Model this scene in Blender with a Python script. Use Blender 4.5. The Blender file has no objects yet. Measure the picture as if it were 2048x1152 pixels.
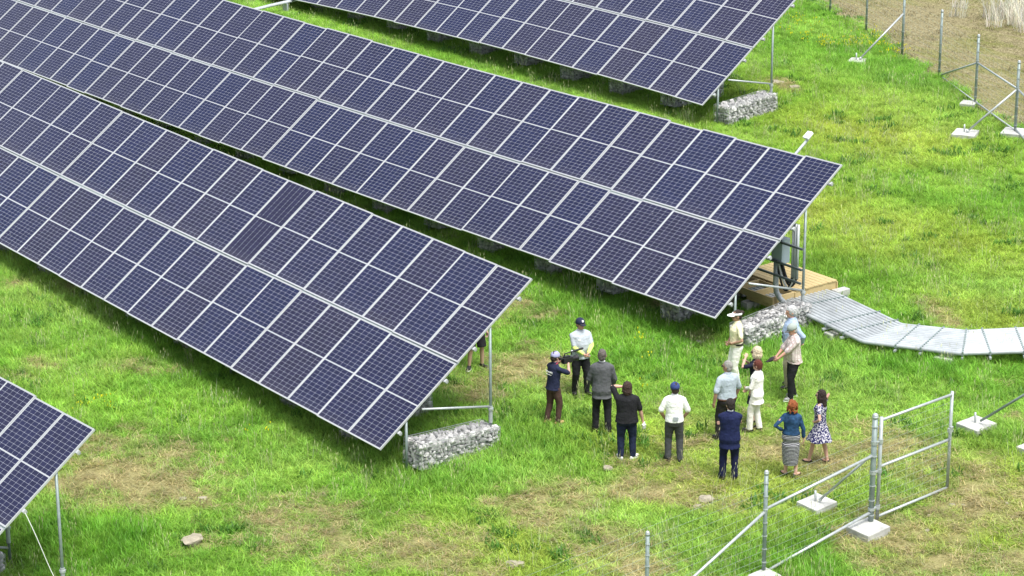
import bpy, bmesh, math, random
import numpy as np
from mathutils import Vector, Matrix, Euler
R = math.radians
scene = bpy.context.scene
COL = scene.collection

# ---------------------------------------------------------------- camera, sky, sun, exposure
cd = bpy.data.cameras.new('camera'); cam = bpy.data.objects.new('camera', cd); COL.objects.link(cam)
yaw, pit, rol = 2.5003945746687957, 0.31431472818101885, -0.004761787876524818
f = Vector((math.cos(yaw)*math.cos(pit), math.sin(yaw)*math.cos(pit), -math.sin(pit)))
r = f.cross(Vector((0, 0, 1))).normalized(); u = r.cross(f)
r2 = r*math.cos(rol) + u*math.sin(rol); u2 = -r*math.sin(rol) + u*math.cos(rol)
m = Matrix((r2, u2, -f)).transposed().to_4x4(); m.translation = Vector((36.5251, -24.0919, 18.4492))
cam.matrix_world = m
cd.sensor_width = 36.0; cd.lens = 36*4879.63/2048; cd.clip_start = 0.5; cd.clip_end = 2000
scene.camera = cam

SUN_DIR = Vector((0.44, -0.02, 0.90)).normalized()       # towards the hazy sun: high, to the right
world = bpy.data.worlds.new('World'); scene.world = world; world.use_nodes = True
nt = world.node_tree; nt.nodes.clear()
out = nt.nodes.new('ShaderNodeOutputWorld'); bg = nt.nodes.new('ShaderNodeBackground')
sky = nt.nodes.new('ShaderNodeTexSky'); sky.sky_type = 'NISHITA'; sky.sun_disc = False
sky.sun_elevation = math.asin(SUN_DIR.z); sky.sun_rotation = math.atan2(SUN_DIR.x, SUN_DIR.y)
sky.air_density = 1.0; sky.dust_density = 1.5; sky.ozone_density = 1.0
tc = nt.nodes.new('ShaderNodeTexCoord'); mp = nt.nodes.new('ShaderNodeMapping'); mp.inputs['Scale'].default_value = (1.6, 1.6, 3.2)
nz = nt.nodes.new('ShaderNodeTexNoise'); nz.inputs['Scale'].default_value = 1.8; nz.inputs['Detail'].default_value = 6; nz.inputs['Roughness'].default_value = 0.6
rp = nt.nodes.new('ShaderNodeValToRGB'); rp.color_ramp.elements[0].position = 0.28; rp.color_ramp.elements[1].position = 0.55
mx = nt.nodes.new('ShaderNodeMix'); mx.data_type = 'RGBA'; mx.inputs['B'].default_value = (7.6, 7.9, 8.4, 1)   # thin bright cloud over the blue
nt.links.new(tc.outputs['Generated'], mp.inputs['Vector']); nt.links.new(mp.outputs[0], nz.inputs['Vector'])
nt.links.new(nz.outputs['Fac'], rp.inputs['Fac']); nt.links.new(rp.outputs['Color'], mx.inputs['Factor'])
sx = nt.nodes.new('ShaderNodeSeparateXYZ'); nt.links.new(tc.outputs['Generated'], sx.inputs[0])      # cloud sheet brighter overhead than at the horizon
cr = nt.nodes.new('ShaderNodeValToRGB'); cr.color_ramp.elements[0].position = 0.0; cr.color_ramp.elements[0].color = (.08, .085, .10, 1); cr.color_ramp.elements[1].position = 1.0; cr.color_ramp.elements[1].color = (1, 1, 1, 1)
cm = nt.nodes.new('ShaderNodeMix'); cm.data_type = 'RGBA'; cm.blend_type = 'MULTIPLY'; cm.inputs['Factor'].default_value = 1.0; cm.inputs['B'].default_value = (9.2, 9.5, 10.0, 1)
nt.links.new(sx.outputs[2], cr.inputs[0]); nt.links.new(cr.outputs[0], cm.inputs['A']); nt.links.new(cm.outputs['Result'], mx.inputs['B'])
nt.links.new(sky.outputs['Color'], mx.inputs['A']); nt.links.new(mx.outputs['Result'], bg.inputs['Color'])
bg.inputs['Strength'].default_value = 0.065; nt.links.new(bg.outputs[0], out.inputs['Surface'])
sd = bpy.data.lights.new('sun', 'SUN'); sd.energy = 1.5; sd.angle = R(25); sd.color = (1.0, 0.965, 0.90)
so = bpy.data.objects.new('sun', sd); COL.objects.link(so); so.rotation_euler = SUN_DIR.to_track_quat('Z', 'Y').to_euler(); so.location = (0, 0, 40)
scene.view_settings.view_transform = 'Standard'; scene.view_settings.look = 'None'
scene.view_settings.exposure = 1.85; scene.view_settings.gamma = 1.0

# ---------------------------------------------------------------- terrain
KY = [-60, -12, -9.2, .7, 5, 9.3, 20.3, 30, 60, 200]; KZ = [-3.5, -.5, -.3, .37, .70, 1.05, 1.70, 2.1, 3.0, 6.]
def gz(x, y):
    x = np.asarray(x, float); y = np.asarray(y, float)
    z = np.mean([np.interp(y+d, KY, KZ) for d in np.linspace(-3, 3, 13)], axis=0)
    return z - 0.011*np.clip(-x-2, 0, 35)*np.exp(-((y-10)/6)**2)
def g1(x, y): return float(gz(x, y))
_rs = np.random.RandomState(7); _lat = _rs.rand(256, 256)
def vnoise(x, y, s, o=0):
    x = np.asarray(x, float)/s + 37.7*(o+1); y = np.asarray(y, float)/s + 91.3*(o+1)
    xi = np.floor(x).astype(int); yi = np.floor(y).astype(int); fx = x-xi; fy = y-yi
    fx = fx*fx*(3-2*fx); fy = fy*fy*(3-2*fy)
    L = lambda a, b: _lat[a % 256, b % 256]
    return (L(xi, yi)*(1-fx)+L(xi+1, yi)*fx)*(1-fy) + (L(xi, yi+1)*(1-fx)+L(xi+1, yi+1)*fx)*fy
def fbm(x, y, s, o=0, n=4):
    t = 0; a = 1; w = 0
    for k in range(n): t = t + a*vnoise(x, y, s/2**k, o+k); w += a; a *= .55
    return t/w
# worn, straw-coloured patches: x, y, radius along x and y, strength
DRY = [(-3.85,-3.51,2.3,1.6,1.0),(0.7,-2.3,1.6,1.2,.75),(3.1,1.7,1.7,1.2,.85),(3.7,3.5,1.8,1.2,.8),(-2.3,5.35,1.3,1.0,.95),(4.7,6.6,1.9,1.5,.7),
       (9.2,5.2,1.8,1.1,1.05),(8.7,7.3,1.5,1.5,.8),(-5.4,7.4,1.6,.9,.75),(1.7,13.9,1.2,.6,.7),(5.85,7.9,1.5,1.3,.7),(3.0,-1.0,1.6,.9,.7),(5.7,1.4,1.5,1.2,.7),
       (1.9,-2.0,1.4,1.0,.6),(5.0,3.9,1.0,.9,.8),(-1.9,-3.0,.8,.6,.9),(2.6,3.4,.5,.4,.6),(-.25,-4.0,.7,.5,.8),(-1.0,9.2,.9,.5,.8),(10.2,5.6,1.2,1.0,1.0),(5.0,12.0,1.0,.6,.4),
       (-15.0,24.4,1.0,.4,.9),(6.9,8.3,1.2,.8,.6),(1.2,6.0,1.2,.9,.5),(-2.4,4.0,1.0,.9,.6),(7.0,13.8,1.0,.6,.6),(-3.3,9.6,.8,.5,.6)]
GOLD = [(-5.5,16.5,5,2.2,.8),(-9.5,22.5,4,2.5,.85),(-2.0,17.5,4,1.5,.7),(-12.5,25,3,1.5,.4),(2.5,14.6,2.5,1.0,.6),(-15.5,23.5,3,1.3,.45),(4.6,5.0,2.5,2.,.7),(4.6,-.4,2.5,1.5,.6),(2.0,4.9,1.6,1.3,.6),(8.6,8.2,2.,2.,.6),(9.6,6.3,1.2,1.2,.7)]
LUSH = [(0.8,3.3,1.6,1.2,.9),(0.3,1.2,1.6,1.0,.8),(.6,10.0,2.0,1.1,1.),(-1.4,-5.4,1.6,1.2,.8),(-3.5,2.0,2.5,1.2,.7),(1.2,1.9,1.3,1.0,.7),(3.2,11.6,2.0,.9,.8),(-2.4,14.9,2.5,1.0,.6),(.7,6.2,1.0,.7,.4),(-13,27.8,4,1.2,.8),(-4,8.3,3,1.0,.7),(5.4,3.0,1.0,1.0,.5),(7.2,3.6,1.2,.9,.7),(8.6,3.6,1.2,.9,.7),(7.6,10.2,1.6,1.0,.6),(-1.4,7.6,2.0,1.0,.6)]
def blob(L, x, y):
    x = np.asarray(x, float); y = np.asarray(y, float); t = np.zeros_like(x)
    wx = x + 1.5*(fbm(x, y, 1.6, 11)-.5); wy = y + 1.5*(fbm(x, y, 1.6, 23)-.5)
    for cx, cy, a, b, s in L: t = np.maximum(t, s*np.exp(-(((wx-cx)/a)**2 + ((wy-cy)/b)**2)))
    return t
def dryness(x, y):
    n = fbm(x, y, 2.2, 3); n2 = fbm(x, y, .55, 31, 3)
    base = np.clip((n-.56)*2.2, 0, .6)*(np.asarray(y) < 12)
    d = np.maximum(.80*blob(DRY, x, y), base*.8)*(.30+1.35*n2) - .45*blob(LUSH, x, y)
    return np.clip(d*(.35+1.2*fbm(x, y, .28, 57, 2)), 0, 1)
FA = Vector((-22.6, 32.75, 0)); FB = Vector((-6.2, 25.05, 0)); FD = (FB-FA).normalized(); FN = Vector((-FD.y, FD.x, 0))
def field_s(x, y):            # metres beyond the edge of the tilled field
    return (np.asarray(x)-FA.x)*FN.x + (np.asarray(y)-FA.y)*FN.y

# ---------------------------------------------------------------- node helpers and materials
MATS = {}
class N:
    def __init__(s, name):
        s.m = bpy.data.materials.new(name); s.m.use_nodes = True; s.t = s.m.node_tree; s.b = s.t.nodes['Principled BSDF']; s.o = s.t.nodes['Material Output']
    def n(s, t, **k):
        x = s.t.nodes.new(t)
        for a, v in k.items():
            if a in x.inputs.keys(): s.set(x.inputs[a], v)
            else: setattr(x, a, v)
        return x
    def set(s, i, v):
        if isinstance(v, bpy.types.NodeSocket): s.t.links.new(v, i)
        else: i.default_value = v
    def math(s, op, a, b=0.0, c=None):
        x = s.t.nodes.new('ShaderNodeMath'); x.operation = op; s.set(x.inputs[0], a); s.set(x.inputs[1], b)
        if c is not None: s.set(x.inputs[2], c)
        return x.outputs[0]
    def mix(s, f_, a, b, mode='MIX'):
        x = s.t.nodes.new('ShaderNodeMix'); x.data_type = 'RGBA'; x.blend_type = mode
        s.set(x.inputs['Factor'], f_); s.set(x.inputs['A'], a); s.set(x.inputs['B'], b); return x.outputs['Result']
    def noise(s, scale, detail=4, rough=.6, vec=None, out='Fac'):
        x = s.n('ShaderNodeTexNoise', Scale=scale, Detail=detail, Roughness=rough)
        if vec is not None: s.set(x.inputs['Vector'], vec)
        return x.outputs[out]
    def ramp(s, f_, *st):
        x = s.t.nodes.new('ShaderNodeValToRGB'); e = x.color_ramp.elements
        while len(e) < len(st): e.new(.5)
        for i, (p, c) in enumerate(st): e[i].position = p; e[i].color = c if len(c) == 4 else (*c, 1)
        s.set(x.inputs[0], f_); return x.outputs['Color']
    def obj(s): return s.n('ShaderNodeTexCoord').outputs['Object']
    def pos(s): return s.n('ShaderNodeNewGeometry').outputs['Position']
    def bump(s, h, strength=.3, dist=.01):
        x = s.n('ShaderNodeBump', Strength=strength, Distance=dist); s.set(x.inputs['Height'], h); s.set(s.b.inputs['Normal'], x.outputs[0])
    def p(s, **k):
        for a, v in k.items(): s.set(s.b.inputs[a.replace('_', ' ')], v)
        return s
def c4(*c): return (*c, 1)
def plain(name, col, rough=.7, metal=0., var=.12, scale=12., bump=0., spec=.4, bd=.004):
    if name in MATS: return MATS[name]
    k = N(name); n = k.noise(scale, 5, .65, k.obj())
    lo = tuple(v*(1-var) for v in col); hi = tuple(min(1, v*(1+var)) for v in col)
    k.p(Base_Color=k.ramp(n, (.3, lo), (.7, hi)), Roughness=rough, Metallic=metal, Specular_IOR_Level=spec)
    if bump: k.bump(k.noise(scale*2.5, 6, .7, k.obj()), bump, bd)
    MATS[name] = k.m; return k.m
def fabric(name, col, var=.14): return plain('fabric '+name, col, .85, 0, var, 9., .55, .2, .02)
galv = plain('galvanised steel', (.42, .45, .46), .42, .3, .16, 14., .1)
galv_d = plain('weathered steel', (.24, .29, .285), .5, .3, .2, 10., .1)
alu = plain('anodised frame', (.42, .43, .44), .35, .1, .05, 5.)
concrete = plain('pale concrete', (.43, .43, .405), .9, 0, .26, 5., .5, .3, .012)
timber = None
def mk_timber():
    k = N('new pine timber'); v = k.n('ShaderNodeMapping', Scale=(2.5, 40, 40)); k.set(v.inputs[0], k.obj())
    n = k.noise(3, 6, .65, v.outputs[0]); oi = k.n('ShaderNodeObjectInfo').outputs['Random']
    c = k.ramp(n, (.3, (.36, .26, .11)), (.55, (.50, .39, .19)), (.75, (.58, .47, .25)))
    k.p(Base_Color=c, Roughness=.75); k.bump(n, .3, .004); return k.m
timber = mk_timber()
dark = plain('black plastic', (.018, .018, .02), .45, 0, .1, 20.)
cabinet_m = plain('grey painted cabinet', (.36, .43, .47), .4, 0, .05, 6.)
conduit_m = plain('grey conduit', (.42, .45, .46), .45, .2, .08, 9.)
pipe_m = plain('pale pipe', (.36, .385, .40), .45, .1, .22, 3.)
strut_m = plain('dark strut', (.11, .13, .14), .5, .4, .2, 9.)
wire_m = plain('galvanised wire', (.50, .52, .52), .45, .6, .1, 9.)
fwire_m = plain('fence wire', (.42, .48, .46), .5, .4, .1, 9.)
rope_m = plain('white cable', (.75, .75, .72), .7, 0, .05, 9.)

def mk_stone():
    k = N('quarry stone'); oi = k.n('ShaderNodeAttribute', attribute_name='sv').outputs['Fac']
    n = k.noise(14, 6, .7, k.obj())
    a = k.ramp(oi, (0., (.24, .24, .25)), (.45, (.48, .47, .46)), (1., (.78, .76, .75)))
    k.p(Base_Color=k.mix(.3, a, k.ramp(n, (.3, (.22, .22, .23)), (.7, (.60, .58, .56)))), Roughness=.9); k.bump(n, .5, .01); return k.m
stone_m = mk_stone()
rock_m = plain('field rock', (.30, .27, .205), .95, 0, .2, 9., .6, .2, .02)

def mk_module():
    k = N('solar cells'); sep = k.n('ShaderNodeSeparateXYZ'); k.set(sep.inputs[0], k.obj()); x, y = sep.outputs[0], sep.outputs[1]
    oi = k.n('ShaderNodeObjectInfo').outputs['Random']
    px = .1795; py = .0912
    x1 = k.math('SUBTRACT', x, .031)
    dx = k.math('PINGPONG', x1, px/2)
    yy = k.math('SUBTRACT', k.math('ABSOLUTE', k.math('SUBTRACT', y, 1.136)), .0125)
    dy = k.math('PINGPONG', yy, py/2)
    lx = k.math('LESS_THAN', dx, .0023); ly = k.math('LESS_THAN', dy, .0018)
    cor = k.math('LESS_THAN', k.math('ADD', dx, dy), .0105)
    mid = k.math('LESS_THAN', yy, 0.0)
    edx = k.math('GREATER_THAN', k.math('ABSOLUTE', k.math('SUBTRACT', x, .5695)), .5385)
    edy = k.math('GREATER_THAN', yy, py*12)
    odd = k.math('GREATER_THAN', k.math('FRACT', k.math('MULTIPLY', oi, 37.31)), .996)   # a few modules of another make: rows of cells closed up
    ly = k.math('MULTIPLY', ly, k.math('SUBTRACT', 1.0, k.math('MULTIPLY', odd, .8)))
    line = k.math('MAXIMUM', k.math('MAXIMUM', lx, ly), cor)
    edge = k.math('MAXIMUM', k.math('MAXIMUM', edx, edy), mid)
    ci = k.math('FLOOR', k.math('DIVIDE', x1, px)); cj = k.math('FLOOR', k.math('DIVIDE', yy, py))
    cv = k.n('ShaderNodeCombineXYZ', X=ci, Y=cj, Z=k.math('MULTIPLY', oi, 91.))
    wn = k.n('ShaderNodeTexWhiteNoise'); k.set(wn.inputs['Vector'], cv.outputs[0])
    cell = k.ramp(oi, (0., (.005, .0090, .046)), (.30, (.0065, .0088, .042)), (.6, (.0078, .0088, .039)), (.85, (.009, .0094, .038)), (1., (.0105, .0105, .037)))
    cell = k.mix(1.0, cell, k.ramp(wn.outputs[0], (0., (.82, .82, .85)), (1., (1.12, 1.10, 1.08))), 'MULTIPLY')
    dirt = k.noise(2.3, 6, .7, k.pos()); 
    cell = k.mix(k.math('MULTIPLY', dirt, .045), cell, c4(.16, .16, .16))
    foot = k.n('ShaderNodeMapRange', **{'From Min': .30, 'From Max': .0, 'To Min': 0., 'To Max': .10}); k.set(foot.inputs[0], y)      # dust washed down to the lower edge
    cell = k.mix(k.math('MULTIPLY', foot.outputs[0], k.noise(5., 5, .7, k.pos())), cell, c4(.30, .28, .24))
    col = k.mix(line, cell, c4(.33, .34, .41)); col = k.mix(edge, col, c4(.36, .37, .39))
    spk = k.n('ShaderNodeTexVoronoi', Scale=3.1); k.set(spk.inputs['Vector'], k.pos())
    s1 = k.math('LESS_THAN', spk.outputs['Distance'], .022)
    col = k.mix(s1, col, c4(.6, .6, .57))
    k.p(Base_Color=col, Roughness=.14, Specular_IOR_Level=.14); return k.m
cell_m = mk_module()

def mk_ground():
    k = N('meadow soil and short turf'); a = k.n('ShaderNodeAttribute', attribute_name='dry').outputs['Fac']
    gd = k.n('ShaderNodeAttribute', attribute_name='gold').outputs['Fac']
    n1 = k.noise(2.5, 8, .68, k.pos()); n2 = k.noise(22, 6, .7, k.pos()); n3 = k.noise(.5, 5, .6, k.pos())
    green = k.ramp(n2, (.3, (.05, .10, .015)), (.52, (.15, .25, .04)), (.72, (.27, .37, .09)))
    green = k.mix(gd, green, k.ramp(n2, (.3, (.14, .18, .03)), (.7, (.29, .31, .07))))
    straw = k.ramp(n2, (.22, (.12, .11, .035)), (.5, (.26, .235, .10)), (.8, (.42, .38, .20)))
    m_ = k.math('ADD', a, k.math('MULTIPLY', k.math('SUBTRACT', n1, .5), .5))
    m_ = k.ramp(m_, (.22, (0, 0, 0)), (.62, (1, 1, 1)))
    k.p(Base_Color=k.mix(m_, green, straw), Roughness=.95, Specular_IOR_Level=.15); k.bump(n2, .8, .05); return k.m
def mk_field():
    k = N('tilled earth'); n = k.noise(1.1, 8, .7, k.pos()); n2 = k.noise(15, 6, .72, k.pos()); n3 = k.noise(.22, 4, .6, k.pos())
    v = k.n('ShaderNodeMapping', Rotation=(0, 0, .434)); v.inputs['Scale'].default_value = (.35, 2.6, 1); k.set(v.inputs[0], k.pos())
    st = k.noise(1.0, 5, .65, v.outputs[0])
    soil = k.ramp(n2, (.33, (.075, .062, .030)), (.5, (.25, .215, .115)), (.68, (.40, .36, .22)))
    weed = k.ramp(n2, (.3, (.11, .13, .02)), (.7, (.26, .27, .08)))
    f_ = k.ramp(k.math('ADD', k.math('MULTIPLY', n3, .5), k.math('MULTIPLY', st, .5)), (.47, (0, 0, 0)), (.60, (.75, .75, .75)))
    k.p(Base_Color=k.mix(f_, soil, weed), Roughness=.95, Specular_IOR_Level=.1); k.bump(n2, 1., .08); return k.m
def mk_grass(name='grass blades', trans=.45):
    k = N(name); a = k.n('ShaderNodeAttribute', attribute_name='col', attribute_type='INSTANCER').outputs['Color']
    b = k.n('ShaderNodeAttribute', attribute_name='bv').outputs['Color']
    c = k.mix(1.0, a, b, 'MULTIPLY')
    d = k.n('ShaderNodeBsdfDiffuse'); t = k.n('ShaderNodeBsdfTranslucent'); g = k.n('ShaderNodeBsdfGlossy', Roughness=.45); s = k.n('ShaderNodeMixShader'); s2 = k.n('ShaderNodeMixShader')
    k.set(d.inputs[0], c); k.set(t.inputs[0], c); k.set(g.inputs[0], c4(.9, .9, .85))
    k.set(s.inputs[0], trans); k.set(s.inputs[1], d.outputs[0]); k.set(s.inputs[2], t.outputs[0])
    k.set(s2.inputs[0], .015); k.set(s2.inputs[1], s.outputs[0]); k.set(s2.inputs[2], g.outputs[0])
    k.t.nodes.remove(k.b); k.set(k.o.inputs[0], s2.outputs[0]); return k.m
grass_m = mk_grass()

# ---------------------------------------------------------------- mesh helpers
def link(name, me, mat=None, parent=None):
    o = bpy.data.objects.new(name, me); COL.objects.link(o)
    if mat is not None: me.materials.append(mat)
    if parent is not None: o.parent = parent
    return o
def tag(o, label=None, cat=None, group=None, kind=None):
    if label: o['label'] = label
    if cat: o['category'] = cat
    if group: o['group'] = group
    if kind: o['kind'] = kind
    return o
def empty(name, loc, label, cat, group=None, rz=0.):
    o = bpy.data.objects.new(name, None); COL.objects.link(o); o.location = loc; o.rotation_euler = (0, 0, rz); o.empty_display_size = .2
    return tag(o, label, cat, group)
def tomesh(bm, name, smooth=False):
    me = bpy.data.meshes.new(name); bm.normal_update(); bm.to_mesh(me); bm.free()
    if smooth: me.shade_smooth()
    return me
def obj(name, bm, mat, parent=None, smooth=False):
    return link(name, tomesh(bm, name, smooth), mat, parent)
def box(bm, c, s, mat=None, bev=0.):
    M_ = Matrix.Translation(Vector(c)) @ (mat.to_4x4() if mat is not None else Matrix.Identity(4)) @ Matrix.Diagonal((*s, 1))
    g = bmesh.ops.create_cube(bm, size=1., matrix=M_)
    if bev:
        ed = list({e for v in g['verts'] for e in v.link_edges}); bmesh.ops.bevel(bm, geom=ed, offset=bev, segments=2, affect='EDGES', profile=.6)
    return bm
def rings(bm, rs, cap=True):
    prev = None; first = None
    for r_ in rs:
        vs = [bm.verts.new(p) for p in r_]
        if prev:
            n = len(vs)
            for i in range(n): bm.faces.new((prev[i], prev[(i+1) % n], vs[(i+1) % n], vs[i]))
        else: first = vs
        prev = vs
    if cap: bm.faces.new(first[::-1]); bm.faces.new(prev)
def tube(bm, pts, rad, n=8, cap=True, roundcap=False):
    pts = [Vector(p) for p in pts]
    if not hasattr(rad, '__len__'): rad = [rad]*len(pts)
    rad = list(rad)
    if roundcap:
        d0 = (pts[0]-pts[1]).normalized(); d1 = (pts[-1]-pts[-2]).normalized(); a, b = rad[0], rad[-1]
        P0 = [pts[0]+d0*a*q for q in (.95, .7)]; R0 = [a*.3, a*.72]; P1 = [pts[-1]+d1*b*q for q in (.7, .95)]; R1 = [b*.72, b*.3]
        pts = P0+pts+P1; rad = R0+rad+R1
    rs = []; t = (pts[1]-pts[0]).normalized(); a = t.orthogonal().normalized()
    for i, p in enumerate(pts):
        if i == 0: t = pts[1]-p
        elif i == len(pts)-1: t = p-pts[-2]
        else: t = (pts[i+1]-p).normalized() + (p-pts[i-1]).normalized()
        t.normalize(); a = (a - t*a.dot(t)).normalized(); b = t.cross(a)
        rs.append([p + (a*math.cos(2*math.pi*k/n) + b*math.sin(2*math.pi*k/n))*rad[i] for k in range(n)])
    rings(bm, rs, cap)
def ell(bm, c, r_, M_=None, seg=16, rng=10):
    mm = Matrix.Translation(Vector(c)) @ (M_.to_4x4() if M_ is not None else Matrix.Identity(4)) @ Matrix.Diagonal((*r_, 1))
    bmesh.ops.create_uvsphere(bm, u_segments=seg, v_segments=rng, radius=1., matrix=mm)
def copy_thing(o, parent=None):
    c = o.copy(); COL.objects.link(c)
    if parent is not None: c.parent = parent
    for ch in list(o.children): copy_thing(ch, c)
    return c
def rough(me, amp, s, seed=0):
    from mathutils import noise
    for v in me.vertices:
        v.co += noise.noise_vector(v.co/s + Vector((seed*7.1, seed*3.3, 0)))*amp

# ---------------------------------------------------------------- ground
def axis(lo, hi, st, far):
    a = list(np.arange(lo, hi+st/2, st)); b = [hi+d for d in far]; c_ = [lo-d for d in far][::-1]
    return np.array(c_+a+b)
xs = axis(-56, 22, .3, (2, 6, 14, 30, 70, 160, 400)); ys = axis(-18, 56, .3, (2, 6, 14, 30, 70, 160, 400))
X, Y = np.meshgrid(xs, ys); Z = gz(X, Y) + .05*(fbm(X, Y, 1.3, 50, 3)-.5) - .02
nv = X.size; V = np.stack([X.ravel(), Y.ravel(), Z.ravel()], 1)
nx, ny = len(xs), len(ys); I, J = np.meshgrid(np.arange(nx-1), np.arange(ny-1)); q0 = (J*nx+I).ravel()
F = np.stack([q0, q0+1, q0+nx+1, q0+nx], 1)
def gridmesh(name, V, F, attrs=()):
    me = bpy.data.meshes.new(name); me.vertices.add(len(V)); me.vertices.foreach_set('co', V.astype(np.float32).ravel())
    me.loops.add(F.size); me.loops.foreach_set('vertex_index', F.astype(np.int32).ravel()); me.polygons.add(len(F))
    me.polygons.foreach_set('loop_start', np.arange(0, F.size, 4, dtype=np.int32)); me.update(calc_edges=True); me.validate()
    for an, av in attrs:
        at = me.attributes.new(an, 'FLOAT', 'POINT'); at.data.foreach_set('value', np.asarray(av, np.float32))
    me.shade_smooth(); return me
me = gridmesh('ground', V, F, [('dry', dryness(V[:, 0], V[:, 1])), ('gold', np.clip(blob(GOLD, V[:, 0], V[:, 1])*(.5+.9*fbm(V[:, 0], V[:, 1], 1.2, 61)), 0, 1))])
tag(link('ground', me, mk_ground()), kind='structure')
# tilled field beyond the fence
T = np.arange(-40, 60, .22); S = np.concatenate([np.arange(0, 16, .22), np.arange(16, 140, 3.)])
TT, SS = np.meshgrid(T, S); edge = .55*(fbm(TT, TT*0, 1.6, 5)-.5); 
FX = FA.x + FD.x*TT + FN.x*(SS+edge*(SS < 3)); FY = FA.y + FD.y*TT + FN.y*(SS+edge*(SS < 3))
FZ = gz(FX, FY) + .015 + .13*(fbm(FX, FY, .55, 70, 4)-.42)*np.clip(SS/1.2, 0, 1)
nx, ny = len(T), len(S); I, J = np.meshgrid(np.arange(nx-1), np.arange(ny-1)); q0 = (J*nx+I).ravel()
me = gridmesh('field', np.stack([FX.ravel(), FY.ravel(), FZ.ravel()], 1), np.stack([q0, q0+1, q0+nx+1, q0+nx], 1))
tag(link('field', me, mk_field()), kind='structure')
#@@PART2
# ---------------------------------------------------------------- gabions (two stone fillings, copied)
rng = random.Random(11)
GW, GL, GH = .56, 2.0, .52
def gabion_meshes(seed):
    rg = random.Random(seed); bm = bmesh.new(); lay = bm.verts.layers.float.new('sv')
    def stone(p, r_):
        g = bmesh.ops.create_icosphere(bm, subdivisions=2, radius=1.)
        sc = Vector((rg.uniform(.75, 1.3), rg.uniform(.75, 1.3), rg.uniform(.6, 1.0)))*r_; M_ = Euler((rg.random()*6, rg.random()*6, rg.random()*6)).to_matrix(); v0 = rg.random()
        pl = [(Vector((rg.gauss(0, 1), rg.gauss(0, 1), rg.gauss(0, 1))).normalized(), rg.uniform(.40, .75)) for _ in range(8)]
        for v in g['verts']:
            c = v.co.copy()
            for n_, d_ in pl:
                k = c.dot(n_)
                if k > d_: c -= n_*(k-d_)
            c = Vector((c.x*sc.x, c.y*sc.y, c.z*sc.z)); v.co = M_ @ c + Vector(p); v[lay] = v0
    st = .098
    for i in range(int(GL/st)):
        y = -GL/2 + (i+.5)*GL/int(GL/st)
        for j in range(6):
            for sx in (-1, 1): stone((sx*(GW/2-.055)+rg.uniform(-.012, .012), y+rg.uniform(-.03, .03), .05+j*.085+rg.uniform(-.02, .02)), rg.uniform(.042, .080))
        for j in range(5): stone(((j-2)*.105+rg.uniform(-.03, .03), y+rg.uniform(-.03, .03), GH-.055+rg.uniform(-.03, .025)), rg.uniform(.045, .088))
    for j in range(6):
        for k in range(5):
            for sy in (-1, 1): stone(((k-2)*.105+rg.uniform(-.03, .03), sy*(GL/2-.055), .05+j*.085), rg.uniform(.042, .080))
    box(bm, (0, 0, GH/2-.03), (GW-.16, GL-.16, GH-.14))
    s_ = tomesh(bm, 'stones'); s_.materials.append(stone_m)
    bm = bmesh.new(); a, b = GW/2+.004, GL/2+.004
    def w(p, q, r_=.0032): tube(bm, [p, q], r_, 4)
    n1 = 8
    for k in range(n1):
        z = .02+k*(GH-.0)/(n1-1); j = rg.uniform(-.006, .006); rr = .0055 if k in (0, n1-1) else .0046
        for sx in (-1, 1): w((sx*a, -b, z), (sx*(a+j), b, z), rr)
        for sy in (-1, 1): w((-a, sy*b, z), (a, sy*b, z), rr)
    for k in range(22):
        y = -b + k*2*b/21; rr = .0055 if k in (0, 21) else .003
        for sx in (-1, 1): w((sx*a, y, 0), (sx*a, y, GH+.02), rr)
        w((-a, y, GH+.02), (a, y, GH+.02), rr)
    for k in range(8):
        x = -a+k*2*a/7
        for sy in (-1, 1): w((x, sy*b, 0), (x, sy*b, GH+.02), .003)
        w((x, -b, GH+.022), (x, b, GH+.022), .003)
    w_ = tomesh(bm, 'wire_basket'); w_.materials.append(wire_m)
    return s_, w_
GAB = [gabion_meshes(3), gabion_meshes(8)]
ORD = ['first', 'second', 'third', 'fourth', 'fifth', 'sixth', 'seventh', 'eighth', 'ninth', 'tenth', 'eleventh', 'twelfth', 'thirteenth', 'fourteenth', 'fifteenth', 'sixteenth', 'seventeenth', 'eighteenth', 'nineteenth', 'twentieth']
gab_proto = []
for s_, w_ in GAB:
    e_ = empty('gabion', (0, 0, 0), 'stone filled wire gabion', 'gabion', 'gabions weighing down the panel rows')
    link('stones', s_, None, e_); link('wire_basket', w_, None, e_); gab_proto.append(e_)
gab_used = [False, False]
def gabion(x, y, label, k, rz=0.):
    i = k % 2; o = gab_proto[i] if not gab_used[i] else copy_thing(gab_proto[i]); gab_used[i] = True
    zz = float(gz(x, y)); sl = math.atan((g1(x, y+1)-g1(x, y-1))/2)
    o.location = (x, y, zz-.03); o.rotation_euler = (sl, 0, rz + (math.pi if k % 3 == 1 else 0)); o['label'] = label; return o

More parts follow.
